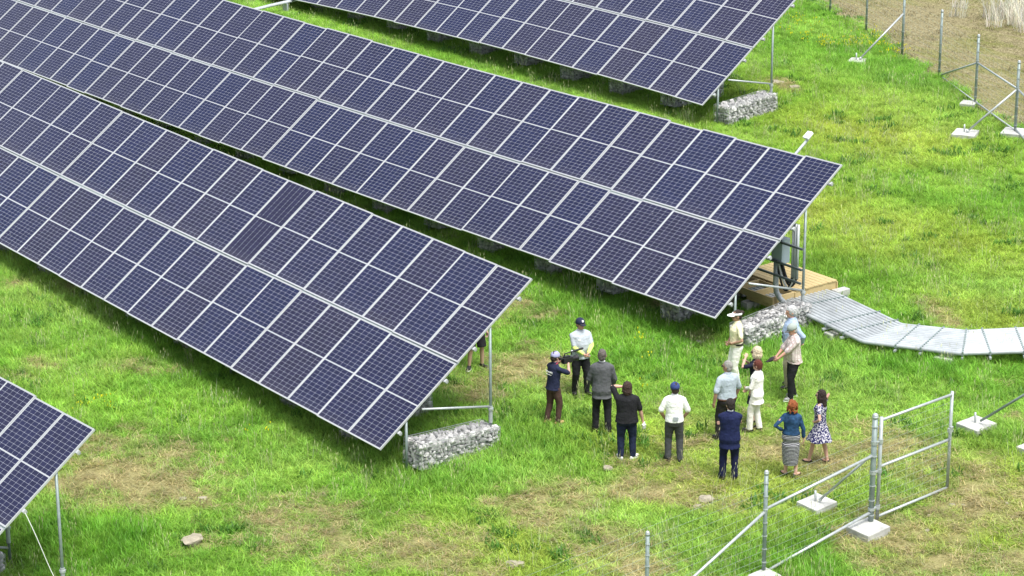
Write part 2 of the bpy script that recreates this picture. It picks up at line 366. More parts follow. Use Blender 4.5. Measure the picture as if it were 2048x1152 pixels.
# ---------------------------------------------------------------- solar rows
W, L, TILT = 1.15133, 2.28931, 0.642044
MW, ML = 1.139, 2.272
bm = bmesh.new(); box(bm, (MW/2, ML/2, -.004), (MW-.018, ML-.018, .008)); cell_me = tomesh(bm, 'solar_module'); cell_me.materials.append(cell_m)
bm = bmesh.new()
for x in (.005, MW-.005): box(bm, (x, ML/2, -.0155), (.010, ML, .037))
for y in (.005, ML-.005): box(bm, (MW/2, y, -.0160), (MW-.020, .010, .037))
frame_me = tomesh(bm, 'module_frame'); frame_me.materials.append(alu)
PURL = (.475, 1.85, 2.71, 4.07)
def solar_row(key, base, slope, curv, yo, ncol, nst, label, gl):
    base = Vector(base); org = Vector((base.x, base.y+1.7, g1(base.x, base.y+1.7)))
    row = empty('solar_panel_row', org, label, 'solar panels', 'rows of solar panels')
    rg = random.Random(key)
    def P(x): return base + Vector((x, yo*x, slope*x+curv*x*x))
    ct, st = math.cos(TILT), math.sin(TILT)
    def frame_at(xa, xb):
        uu = (P(xa)-P(xb)).normalized(); v = Vector((0, ct, st)); v = (v-uu*v.dot(uu)).normalized(); return uu, v, uu.cross(v)
    seg = 0; on = oz = 0.
    for i in range(ncol):
        if seg == 0: seg = rg.choice((1, 2, 2, 3)); on = rg.uniform(-.012, .012); oz = rg.uniform(-.018, .018)
        seg -= 1
        uu, v, n_ = frame_at(-i*W, -(i+1)*W); p0 = P(-(i+1)*W)
        for j, s0 in enumerate((0., 2*L-ML)):
            o = link('solar_module', cell_me, None, row)
            q = p0 + uu*.0061 + v*(s0+oz) + n_*on - org
            tw = Matrix.Rotation(rg.gauss(0, .0022), 3, 'X') @ Matrix.Rotation(rg.gauss(0, .0022), 3, 'Y')
            M_ = (Matrix((uu, v, n_)).transposed() @ tw).to_4x4(); M_.translation = q; o.matrix_local = M_
            f_ = link('module_frame', frame_me, None, o)
    # purlins along the row
    uu, v, n_ = frame_at(0, -W)
    for s_ in PURL:
        bm = bmesh.new(); rs = []
        xs_ = [.085] + [-k*W*2 for k in range(0, ncol//2+1)]
        for x in xs_:
            c = P(x) + v*s_ - n_*.066 - org
            rs.append([c + v*a*.026 + n_*b*.022 for a, b in ((-1, -1), (1, -1), (1, 1), (-1, 1))])
        rings(bm, rs); obj('purlin', bm, galv, row)
        bm = bmesh.new(); c = P(.075) + v*s_ - org; box(bm, c - n_*.03 + uu*.0, (.05, .07, .05), Matrix((uu, v, n_)).transposed()); obj('end_clamp', bm, alu, row)
    bm = bmesh.new(); rs = []
    for x in [0.] + [-k*W*2 for k in range(1, ncol//2+1)]:
        c = P(x) + v*L - n_*.026 - org; rs.append([c + v*a*.035 + n_*b*.004 for a, b in ((-1, -1), (1, -1), (1, 1), (-1, 1))])
    rings(bm, rs); obj('joint_rail', bm, galv_d, row)
    for k in range(nst):
        x = -.05 - k*2*W; p0 = P(x); uu, v, n_ = frame_at(x, x-W)
        xr = 0. if k else -.75
        bm = bmesh.new(); box(bm, p0 + uu*xr + v*2.25 - n_*.125 - org, (.055, 4.1, .07), Matrix((uu, v, n_)).transposed()); obj('rafter', bm, galv_d, row)
        def tab(y, d=(.15 if k else .05)): s_ = y/ct; q = p0 + v*s_ - n_*d; return q
        for y in ((.60, 2.62) if key != 'A' else (.60, 2.86)):
            t_ = tab(y); b_ = Vector((t_.x, t_.y, g1(t_.x, t_.y)-.05))
            bm = bmesh.new(); tube(bm, [b_-org, t_-org], .030, 10); po = obj('post', bm, galv_d, row, True)
            if y > 2:
                bm = bmesh.new(); tube(bm, [b_+Vector((0, 0, .45))-org, b_+Vector((0, 0, .80))-org], .041, 10); tube(bm, [b_+Vector((.0, -.0, .72))-org, b_+Vector((0, 0, .76))-org], .058, 10)
                c_ = obj('collar', bm, galv, None, False); c_.parent = po
                rb = b_ + Vector((0, -.02, .79 if key != 'A' else .35))
        ft = tab(.92, .14)
        bm = bmesh.new(); tube(bm, [rb-org, ft-org], .024, 8); obj('brace', bm, galv, row, True)
        y0 = p0.y + .66 + GL/2
        gabion(p0.x+.05, y0, (('stone gabion in the open at the end of %s' if k == 0 else ORD[k]+' gabion from the open end in shade under %s') % gl), k+len(key)+ord(key[0]), .087)
    return row, P, frame_at, org
solar_row('A', (.54376, -9.89023, .30470), .03882, -.00004, .0013, 8, 4, 'solar panel row cut off at the lower left corner, three panels wide in view', 'the lower left panel row')
solar_row('B', (0, 0, 1.0), .003677, .00020, -.00965, 26, 10, 'solar panel row on the left, second from the viewer, ending beside the camera operator', 'the second panel row from the viewer')
rowC, PC, FC, orgC = solar_row('C', (-.15938, 8.64421, 1.81799), .02584, .000278, -.000124, 40, 19, 'longest solar panel row through the middle of the photo, ending by the wooden platform', 'the long middle panel row')
solar_row('D', (-13.21198, 19.64583, 2.29039), -.01548, -.00136, .01152, 24, 11, 'farthest solar panel row at the top, ending near the far wire fence', 'the farthest panel row')
# sensor arm on the high edge of the long row
uu, v, n_ = FC(0, -W)
bm = bmesh.new(); p_ = PC(-1.58) - n_*.10 - orgC
tube(bm, [p_+v*4.0, p_+v*5.17], .034, 10); arm = obj('sensor_arm', bm, galv, rowC)
bm = bmesh.new(); box(bm, p_+v*5.15+n_*.07, (.16, .20, .06), Matrix((uu, v, n_)).transposed(), .01); box(bm, p_+v*5.15+n_*.115, (.05, .05, .04), Matrix((uu, v, n_)).transposed(), .012); hd = obj('sensor_head', bm, plain('white housing', (.78, .79, .80), .4), None); hd.parent = arm

# hanging white cable at the lower left row
bm = bmesh.new(); a_ = Vector((.62, -7.72, 1.90)); b_ = Vector((1.11, -7.12, -.15)); tube(bm, [a_.lerp(b_, t)+Vector((.03*math.sin(t*9), 0, -.05*math.sin(math.pi*t))) for t in [i/10 for i in range(11)]], .007, 6)
tag(obj('hanging_cable', bm, rope_m), 'thin pale cable hanging from the edge of the lower left panel row', 'cable')

# ---------------------------------------------------------------- electrical gear at the end of the long row
gear = empty('electrical_cabinet', (-.72, 11.0, g1(-.72, 11.0)), 'grey electrical cabinet with conduits and black cables behind the long panel row', 'cabinet'); go = gear.location.copy()
bm = bmesh.new(); box(bm, Vector((-.80, 11.10, 2.74))-go, (.34, .24, .56), None, .012); enc = obj('enclosure', bm, cabinet_m, gear)
bm = bmesh.new(); box(bm, Vector((-.80, 11.228, 2.74))-go, (.30, .014, .50), None, .004); obj('door', bm, cabinet_m, enc)
for q in range(3):
    x = -.36+q*.075; bm = bmesh.new(); tube(bm, [Vector((x, 11.05, 2.22))-go, Vector((x, 11.05, 3.45))-go], .030, 10); obj('conduit', bm, conduit_m, gear, True)
bm = bmesh.new(); pts = [Vector((-.88, 11.06, 2.45)), (-.88, 11.06, 1.9), (-.87, 11.08, 1.74), (-.82, 11.14, 1.6), (-.72, 11.25, 1.45), (-.62, 11.36, 1.25)]
tube(bm, [Vector(p)-go for p in pts], .062, 12); obj('conduit', bm, conduit_m, gear, True)
for q, (xa, xb, dz) in enumerate([(-.86, -.36, .50), (-.80, -.285, .42), (-.74, -.21, .36), (-.68, -.30, .28)]):
    bm = bmesh.new(); pts = []
    for i in range(13):
        t = i/12; pts.append(Vector((xa+(xb-xa)*t, 11.06+.03*math.sin(3*t), 2.46-.22*t-dz*math.sin(math.pi*min(1, t*1.05))**.8))-go)
    tube(bm, pts, .025, 8); obj('cable', bm, rope_m if q == 1 else dark, gear, True)
for z, xa, xb in ((2.97, -1.0, .04), (2.50, -1.25, .04), (2.19, -1.45, .02)):
    bm = bmesh.new(); box(bm, Vector(((xa+xb)/2, 10.95, z))-orgC, (xb-xa, .045, .045)); obj('cross_strut', bm, strut_m, rowC)

plat = empty('wooden_platform', (-1.45, 12.0, g1(-1.45, 12.0)), 'pale new timber platform with open joists behind the end of the long panel row', 'platform'); po = plat.location.copy()
DZ = g1(-1.4, 12)+.42; X0, X1, Y0, Y1 = -2.75, -.93, 11.05, 12.95
bm = bmesh.new(); nb = 9
for i in range(nb):
    y = 11.72+(i+.5)*(Y1+.02-11.72)/nb; box(bm, Vector(((X0+X1)/2+rng.uniform(-.008, .012), y, DZ))-po, (X1-X0+.03, (Y1-11.72)/nb-.008, .032), None, .003)
obj('deck', bm, timber, plat)
bm = bmesh.new()
for x in (X0+.02, -2.1, -1.52, X1-.02): box(bm, Vector((x, (Y0+Y1)/2, DZ-.105))-po, (.042, Y1-Y0-.002, .165), None, .003)
obj('joists', bm, timber, plat)
bm = bmesh.new()
for y in (Y0-.02, 11.70): box(bm, Vector(((X0+X1)/2, y, DZ-.108))-po, (X1-X0+.05, .036, .16), None, .003)
box(bm, Vector(((X0+X1)/2, Y1+.022, DZ-.108))-po, (X1-X0+.05, .036, .16), None, .003)
box(bm, Vector((X1-.05, 12.9, DZ-.23))-po, (.55, .14, .09), None, .004)
box(bm, Vector((X1-.4, 11.09, DZ-.23))-po, (.9, .12, .085), None, .004)
obj('rim_boards', bm, timber, plat)
def block(name, c, s, label, cat='concrete block', group=None, rz=0., bev=.02, amp=.006):
    bm = bmesh.new(); box(bm, (0, 0, s[2]/2), s, None, bev)
    bmesh.ops.subdivide_edges(bm, edges=bm.edges[:], cuts=2, use_grid_fill=True)
    o = obj(name, bm, concrete); rough(o.data, amp, .13, len(label)); o.location = c; o.rotation_euler = (0, 0, rz); return tag(o, label, cat, group)
block('concrete_block', (-1.72, 11.1, g1(-1.72, 11.1)-.05), (.22, .40, .22), 'pale concrete block under the shaded front corner of the wooden platform', group='blocks carrying the platform and pipes')
block('concrete_block', (-.80, 12.98, g1(-.8, 12.98)-.05), (.20, .40, .24), 'grey concrete block under the far right corner of the wooden platform', group='blocks carrying the platform and pipes')

# bank of parallel pipes
CP = [(-7.0, 11.95, .24), (-.6, 11.95, .24), (1.74, 11.76, .16), (3.35, 12.52, .19), (4.17, 13.47, .21), (5.9, 15.7, .21), (8.2, 18.6, .21)]
def path(off):
    pts = []
    for i, (x, y, h) in enumerate(CP):
        a = Vector(CP[max(0, i-1)][:2]); b = Vector(CP[min(len(CP)-1, i+1)][:2]); p = Vector((x, y))
        d1 = (p-a).normalized() if i else (b-p).normalized(); d2 = (b-p).normalized() if i < len(CP)-1 else d1
        d = (d1+d2).normalized(); n2 = Vector((-d.y, d.x)); k = 1/max(.6, n2.dot(Vector((-d1.y, d1.x))))
        q = p + n2*off*k; pts.append(Vector((q.x, q.y, g1(x, y)+h)))
    o = [pts[0]]
    for i in range(1, len(pts)-1):       # ease the bends
        a, p, b = pts[i-1], pts[i], pts[i+1]; la = min(.08, (p-a).length*.4); lb = min(.08, (b-p).length*.4)
        A_ = p+(a-p).normalized()*la; B_ = p+(b-p).normalized()*lb
        for t in (0, .25, .5, .75, 1): o.append(A_*(1-t)**2 + p*2*t*(1-t) + B_*t*t)
    return o+[pts[-1]]
bank = empty('pipe_bank', (1.74, 11.76, g1(1.74, 11.76)), 'bank of parallel pale conduit pipes running from the platform across the grass', 'pipes'); bo = bank.location.copy()
NP = 13
for i in range(NP):
    off = (i-(NP-1)/2)*.117; bm = bmesh.new(); tube(bm, [p-bo for p in path(off)], .046+rng.uniform(-.001, .001), 10, roundcap=False); obj('pipe', bm, pipe_m, bank, True)
def on_path(s):
    pts = path(0); 
    for a, b in zip(pts, pts[1:]):
        l = (b-a).length
        if s <= l: return a+(b-a)*(s/l), (b-a).normalized()
        s -= l
    return pts[-1], (pts[-1]-pts[-2]).normalized()
for s in (1.5, 3.2, 5.0, 6.62, 7.75, 8.35, 9.3, 9.85, 10.55, 11.0, 11.7, 12.3, 13.5, 15.5):
    p_, d = on_path(s); n2 = Vector((-d.y, d.x, 0)); bm = bmesh.new(); M_ = Matrix((n2, d, Vector((0, 0, 1)))).transposed()
    box(bm, p_-bo+Vector((0, 0, -.078)), (NP*.117+.16, .045, .042), M_); st_ = obj('pipe_support', bm, galv, bank)
    bm = bmesh.new()
    for i in range(NP+1): box(bm, p_-bo+n2*((i-NP/2)*.117)+Vector((0, 0, .012)), (.020, .038, .085), M_)
    for i in range(NP): tube(bm, [p_-bo+n2*((i-(NP-1)/2)*.117)+Vector((0, 0, 0))-d*.012, p_-bo+n2*((i-(NP-1)/2)*.117)+d*.012], .0565, 10)
    cl = obj('pipe_clamps', bm, galv_d, None); cl.parent = st_
for s, w_ in ((10.35, .4), (7.9, .25)):
    p_, d = on_path(s); n2 = Vector((-d.y, d.x, 0)); c = p_ - n2*.62
    block('concrete_block', (c.x, c.y, g1(c.x, c.y)-.06), (.40, w_, .16), 'pale concrete block under the pipe bank at its %s bend' % ('second' if s > 9 else 'first'), group='blocks carrying the platform and pipes', rz=math.atan2(n2.y, n2.x))
# cable run between the long row and the far row
bm = bmesh.new()
for q in (-.05, .05): tube(bm, [Vector((-34.4+q, y, g1(-34.4, y)+.32)) for y in (12.6, 16, 18.6, 19.6, 20.8, 22)], .042, 8)
for y in (14, 16, 18, 19.2, 20.4): box(bm, (-34.4, y, g1(-34.4, y)+.14), (.28, .05, .28))
tag(obj('cable_conduit', bm, pipe_m), 'pale conduit crossing the grass between the long row and the farthest row', 'conduit')

# ---------------------------------------------------------------- fences
def vtube(bm, a, b, r_, n=10): tube(bm, [Vector(a), Vector(b)], r_, n)
def post_mesh(h, r_):
    bm = bmesh.new(); vtube(bm, (0, 0, -.1), (0, 0, h), r_); return bm
def fence(label, pts, hs, rads, rails, group, wires, ext=None):
    o0 = Vector((pts[0][0], pts[0][1], g1(*pts[0][:2]))); fe = empty('wire_fence', o0, label, 'fence', group)
    for (x, y), h, r_ in zip(pts, hs, rads):
        bm = post_mesh(h, r_); p = obj('fence_post', bm, galv_d, fe, True); p.location = Vector((x, y, g1(x, y)))-o0
        bm = bmesh.new(); ell(bm, (0, 0, h), (r_*1.12, r_*1.12, r_*1.1), None, 10, 6); vtube(bm, (0, 0, h-.045), (0, 0, h), r_*1.12); c_ = obj('post_cap', bm, galv, None, True); c_.parent = p
        bm = bmesh.new()
        for z in np.linspace(.25, h-.2, 7): vtube(bm, (0, 0, z-.008), (0, 0, z+.008), r_*1.22, 8); box(bm, (r_*1.2, 0, z), (.03, .012, .014))
        c_ = obj('wire_ties', bm, galv, None); c_.parent = p
    for (a, ha), (b, hb), r_ in rails:
        bm = bmesh.new(); A_ = Vector((*a, g1(*a)+ha)); B_ = Vector((*b, g1(*b)+hb)); d = (B_-A_).normalized(); vtube(bm, A_-o0, B_-o0, r_, 10)
        ra = obj('brace' if abs(hb-ha) > .5 else 'rail', bm, galv, fe, True)
        bm = bmesh.new(); ell(bm, A_-o0, (r_*1.5,)*3, None, 10, 6); ell(bm, B_-o0, (r_*1.5,)*3, None, 10, 6); c_ = obj('fittings', bm, galv, None, True); c_.parent = ra
    bm = bmesh.new(); pp = [Vector((x, y, g1(x, y))) for x, y in pts]
    for a, b, hw in zip(pp, pp[1:], hs):
        for z in wires:
            mid = (a+b)/2+Vector((0, 0, z-.006)); tube(bm, [a+Vector((0, 0, z))-o0, mid-o0, b+Vector((0, 0, z))-o0], .0018, 4)
        n = int((b-a).length/.30)
        for k in range(1, n):
            q = a.lerp(b, k/n); vtube(bm, q+Vector((0, 0, wires[0]))-o0, q+Vector((0, 0, wires[-1]))-o0, .0014, 4)
    obj('wire_mesh', bm, fwire_m, fe)
    return fe
WZ = [.08, .2, .32, .46, .60, .75, .90, 1.06, 1.22, 1.39, 1.57, 1.76]
P1, P2, P3, P4 = (7.95, 5.27), (7.96, 2.67), (7.90, .07), (7.9, -2.5)
fence('galvanised wire fence at the lower right, joined to the gate', [P1, P2, P3, P4], [2.15, 1.93, 1.66, 1.7], [.050, .036, .034, .034],
      [((P1, 1.40), (P2, 1.24), .027), ((P2, 1.20), (P3, .06), .027), ((P1, .30), (P2, .04), .027), ((P1, 1.44), ((6.72, 5.19)), .024)] if False else
      [((P1, 1.40), (P2, 1.24), .027), ((P2, 1.20), (P3, .06), .027), ((P1, .30), (P2, .04), .027), ((P1, 1.44), ((6.72, 5.20), .16), .024)], 'wire fences', WZ)
Q = [(-23.6, 32.9), (-20.78, 31.83), (-18.07, 30.81), (-14.96, 29.27), (-12.37, 28.18), (-9.53, 26.67), (-6.75, 25.25), (-3.9, 23.75)]
fence('thin wire fence along the ploughed field at the top right', Q, [2.0]*8, [.034, .034, .034, .038, .036, .038, .04, .036],
      [((Q[3], 1.33), ((-15.25, 27.78), .14), .028), ((Q[5], 1.22), (Q[4], .06), .028), ((Q[5], 1.22), (Q[6], 1.25), .028), ((Q[5], .10), (Q[6], .10), .026), ((Q[4], .08), (Q[5], .10), .018),
       ((Q[6], 1.25), ((-7.5, 24.2), .14), .030), ((Q[6], 1.25), (Q[7], .9), .028), ((Q[6], .15), (Q[7], -.25), .028)], 'wire fences', WZ)
def pad(x, y, s, label, h=.10, stub=False, rz=0.):
    o = block('concrete_pad', (x, y, g1(x, y)-.05), (s, s, h+.05), label, 'concrete pad', 'concrete pads under fence posts', rz, .015, .008)
    o.rotation_euler = (math.atan((g1(x, y+.5)-g1(x, y-.5))), 0, rz)
    if stub:
        bm = bmesh.new(); vtube(bm, (-.03, .0, h), (-.03, .0, h+.26), .022); sp = obj('stub_pipe', bm, galv, o, True)
    return o
pad(6.65, 5.19, .53, 'square white concrete pad under the slanted brace left of the gate', stub=True)
pad(8.07, 5.10, .56, 'square white concrete pad under the gate post', .13)
pad(8.12, 2.56, .42, 'white concrete pad at the bottom edge of the photo under a fence post')
pad(6.28, 9.80, .56, 'white concrete pad with a pole rising to the right edge of the photo', stub=True)
pad(7.86, 9.82, .60, 'white concrete pad cut off by the right edge of the photo')
pad(-15.30, 27.70, .50, 'rough white concrete pad near the yellow flowers by the far fence', rz=.5, stub=True)
pad(-7.58, 24.20, .62, 'white concrete pad with a slanted pole in front of the far fence', rz=.5, stub=True)
pad(-9.62, 26.50, .42, 'grassy concrete pad under the middle post of the far fence', rz=.5)
pad(-6.73, 25.22, .65, 'white concrete pad under the far fence post at the right edge', rz=.5)
gp = empty('gate_post', (7.95, 9.80, g1(7.95, 9.8)), 'steel gate post and slanted brace at the right edge of the photo', 'post'); gl = gp.location.copy()
obj('post', post_mesh(2.1, .05), galv_d, gp, True)
bm = bmesh.new(); vtube(bm, Vector((6.36, 9.82, g1(6.3, 9.8)+.16))-gl, (-.03, 0, 1.42), .026); obj('brace', bm, galv_d, gp, True)
# gate
G0 = Vector((7.95, 5.43, g1(7.95, 5.43))); gt = empty('gate', G0, 'galvanised tube gate with wire mesh standing right of the gate post', 'gate')
A0 = Vector((0, 0, .16)); A1 = Vector((0, 0, 2.02)); E = Vector((7.81, 7.38, g1(7.81, 7.38)))-G0; B0 = E+Vector((0, 0, .03)); B1 = E+Vector((0, 0, 1.87))
def lin(t, a=A0, b=B0): return a+(b-a)*t
bm = bmesh.new(); vtube(bm, A0-Vector((0, 0, .05)), A1+Vector((0, 0, .06)), .034); vtube(bm, B0, B1+Vector((0, 0, .06)), .030); vtube(bm, A0, B0, .026); vtube(bm, A1, B1, .026)
obj('gate_frame', bm, galv, gt, True)
bm = bmesh.new(); vtube(bm, A0.lerp(A1, .52), B0.lerp(B1, .52), .025); obj('mid_rail', bm, galv, gt, True)
bm = bmesh.new()
for k in range(1, 13):
    t = k/13; tube(bm, [A0.lerp(A1, t), B0.lerp(B1, t)], .0018, 4)
for k in range(1, 8): t = k/8; tube(bm, [A0.lerp(B0, t), A1.lerp(B1, t)], .0015, 4)
obj('wire_mesh', bm, fwire_m, gt)
for z in (.35, 1.05, 1.62):
    bm = bmesh.new(); vtube(bm, (0, 0, z-.04), (0, 0, z+.04), .045); vtube(bm, (0, -.16, z-.025), (0, -.16, z+.025), .062); box(bm, (0, -.07, z), (.035, .12, .03)); obj('hinge', bm, galv, gt)
bm = bmesh.new(); q = B0.lerp(B1, .62); box(bm, q, (.06, .10, .09), None, .01); vtube(bm, q+Vector((.03, -.02, .08)), q+Vector((.03, -.02, -.32)), .012); box(bm, q+Vector((.02, 0, .06)), (.05, .07, .04), None, .008); obj('latch', bm, galv, gt)
bm = bmesh.new()
for k in range(14):
    c = q + Vector((.045+.01*(k % 2), -.05+.015*math.sin(k*1.9), -.03-k*.034)); tube(bm, [c+Vector((.012*math.cos(a)*(k % 2), .012*math.cos(a)*(1-k % 2), .022*math.sin(a))) for a in [i*math.pi/3 for i in range(7)]], .004, 5, cap=False)
obj('chain', bm, galv, gt)

# ---------------------------------------------------------------- loose rocks
def rock(x, y, s, label, flat=.5, group='loose rocks in the grass'):
    s *= .8
    bm = bmesh.new(); bmesh.ops.create_icosphere(bm, subdivisions=3, radius=1.)
    rg = random.Random(int(x*977+y*131)); pl = [(Vector((rg.gauss(0, 1), rg.gauss(0, 1), rg.gauss(0, .6))).normalized(), rg.uniform(.5, .85)) for _ in range(9)]
    for v_ in bm.verts:
        c = v_.co.copy()
        for n2, d_ in pl:
            k = c.dot(n2)
            if k > d_: c -= n2*(k-d_)
        v_.co = Vector((c.x*s*1.2, c.y*s*.9, c.z*s*flat))
    o = obj('rock', bm, rock_m); rough(o.data, s*.14, s*.5, int(x*10)); rough(o.data, s*.05, s*.15, int(x*7)); o.location = (x, y, g1(x, y)+s*flat*.25); o.rotation_euler = (0, 0, rg.random()*6); return tag(o, label, 'rock', group)
rock(4.98, 3.92, .22, 'pale flat rock in the straw left of the fence rail', .35)
rock(5.12, 3.62, .12, 'small rock just below the larger pale rock near the fence', .4)
rock(-.25, -4.04, .30, 'broad pale rock in the grass right of the lower left panel row', .4)
rock(2.64, 3.47, .14, 'small pale rock in the grass below the man in white shoes')
rock(4.63, -.24, .20, 'crumbly rock at the bottom edge below the gabion', .35)
rock(-1.78, -2.95, .12, 'small rock beside the dry patch, the right one of two')
rock(-2.06, -3.23, .09, 'small rock beside the dry patch, the left one of two')
rock(-15.30, 24.43, .28, 'flat sandy stone right of the farthest gabion, left one', .3)
rock(-14.51, 24.40, .24, 'flat sandy stone right of the farthest gabion, right one', .3)
rock(8.34, 6.96, .07, 'white pebble of a small cluster below the open end of the gate'); rock(8.50, 7.08, .06, 'white pebble beside a cluster below the open end of the gate')
rock(8.34, 6.35, .05, 'white pebble below the middle of the gate'); rock(9.0, 7.7, .06, 'white pebble on the worn track right of the gate pad'); rock(8.75, 5.9, .06, 'white pebble near the gate pad')
rock(-.95, 8.94, .12, 'small stone under the edge of the long panel row by the visor woman')
rock(-12.9, 27.7, .15, 'white stone at the foot of the far fence')
#@@PART3
# ---------------------------------------------------------------- people
def remesh(bm, name, vox, smooth=2, mat=None, parent=None, noise=None):
    me = tomesh(bm, 'tmp'); o = bpy.data.objects.new('tmp', me); COL.objects.link(o)
    md = o.modifiers.new('r', 'REMESH'); md.mode = 'VOXEL'; md.voxel_size = vox
    if smooth: ms = o.modifiers.new('s', 'SMOOTH'); ms.iterations = smooth; ms.factor = .5
    dg = bpy.context.evaluated_depsgraph_get(); dg.update(); ev = o.evaluated_get(dg); new = bpy.data.meshes.new_from_object(ev)
    bpy.data.objects.remove(o); bpy.data.meshes.remove(me)
    new.name = name
    if noise: rough(new, noise[0], noise[1], len(name))
    if noise and noise[1] > .05: rough(new, noise[0]*.7, noise[1]*.42, len(name)+5)
    new.shade_smooth(); return link(name, new, mat, parent)
def ering(c, rx, ry, n=20, M_=None):
    o = []
    for k in range(n):
        a = 2*math.pi*k/n; p = Vector((rx*math.cos(a), ry*math.sin(a), 0)); o.append(Vector(c)+(M_ @ p if M_ else p))
    return o
def loft(bm, secs, n=20):
    rings(bm, [ering((s_[3] if len(s_) > 3 else 0, s_[4] if len(s_) > 4 else 0, s_[0]), s_[1], s_[2], n) for s_ in secs])
def ik(a, c, l1, l2, pole):
    a, c = Vector(a), Vector(c); d = c-a; D = min(d.length, (l1+l2)*.999); dn = d.normalized(); c = a+dn*D
    t = (l1*l1-l2*l2+D*D)/(2*D); h_ = math.sqrt(max(1e-6, l1*l1-t*t)); p = Vector(pole); p = (p-dn*p.dot(dn)).normalized()
    return a+dn*t+p*h_, c
def lerp_path(pts, f0, f1):
    """sub-path of a polyline between two fractions"""
    L_ = [0.]
    for a, b in zip(pts, pts[1:]): L_.append(L_[-1]+(b-a).length)
    T_ = L_[-1]; o = []
    def at(s):
        for i in range(len(pts)-1):
            if s <= L_[i+1]+1e-9: return pts[i].lerp(pts[i+1], (s-L_[i])/max(1e-9, L_[i+1]-L_[i]))
        return pts[-1]
    ss = [f0*T_]+[l for l in L_ if f0*T_ < l < f1*T_]+[f1*T_]; return [at(s) for s in ss], [s/T_ for s in ss]
skin_cols = {'fair': (.50, .32, .24), 'pink': (.52, .31, .24), 'tan': (.38, .23, .155), 'red': (.54, .30, .22)}
def skin(k): return plain('skin '+k, skin_cols[k], .6, 0, .06, 12, .15, .3, .006)
def hair_mat(name, col): return plain('hair '+name, col, .6, 0, .35, 26, .9, .35, .03)

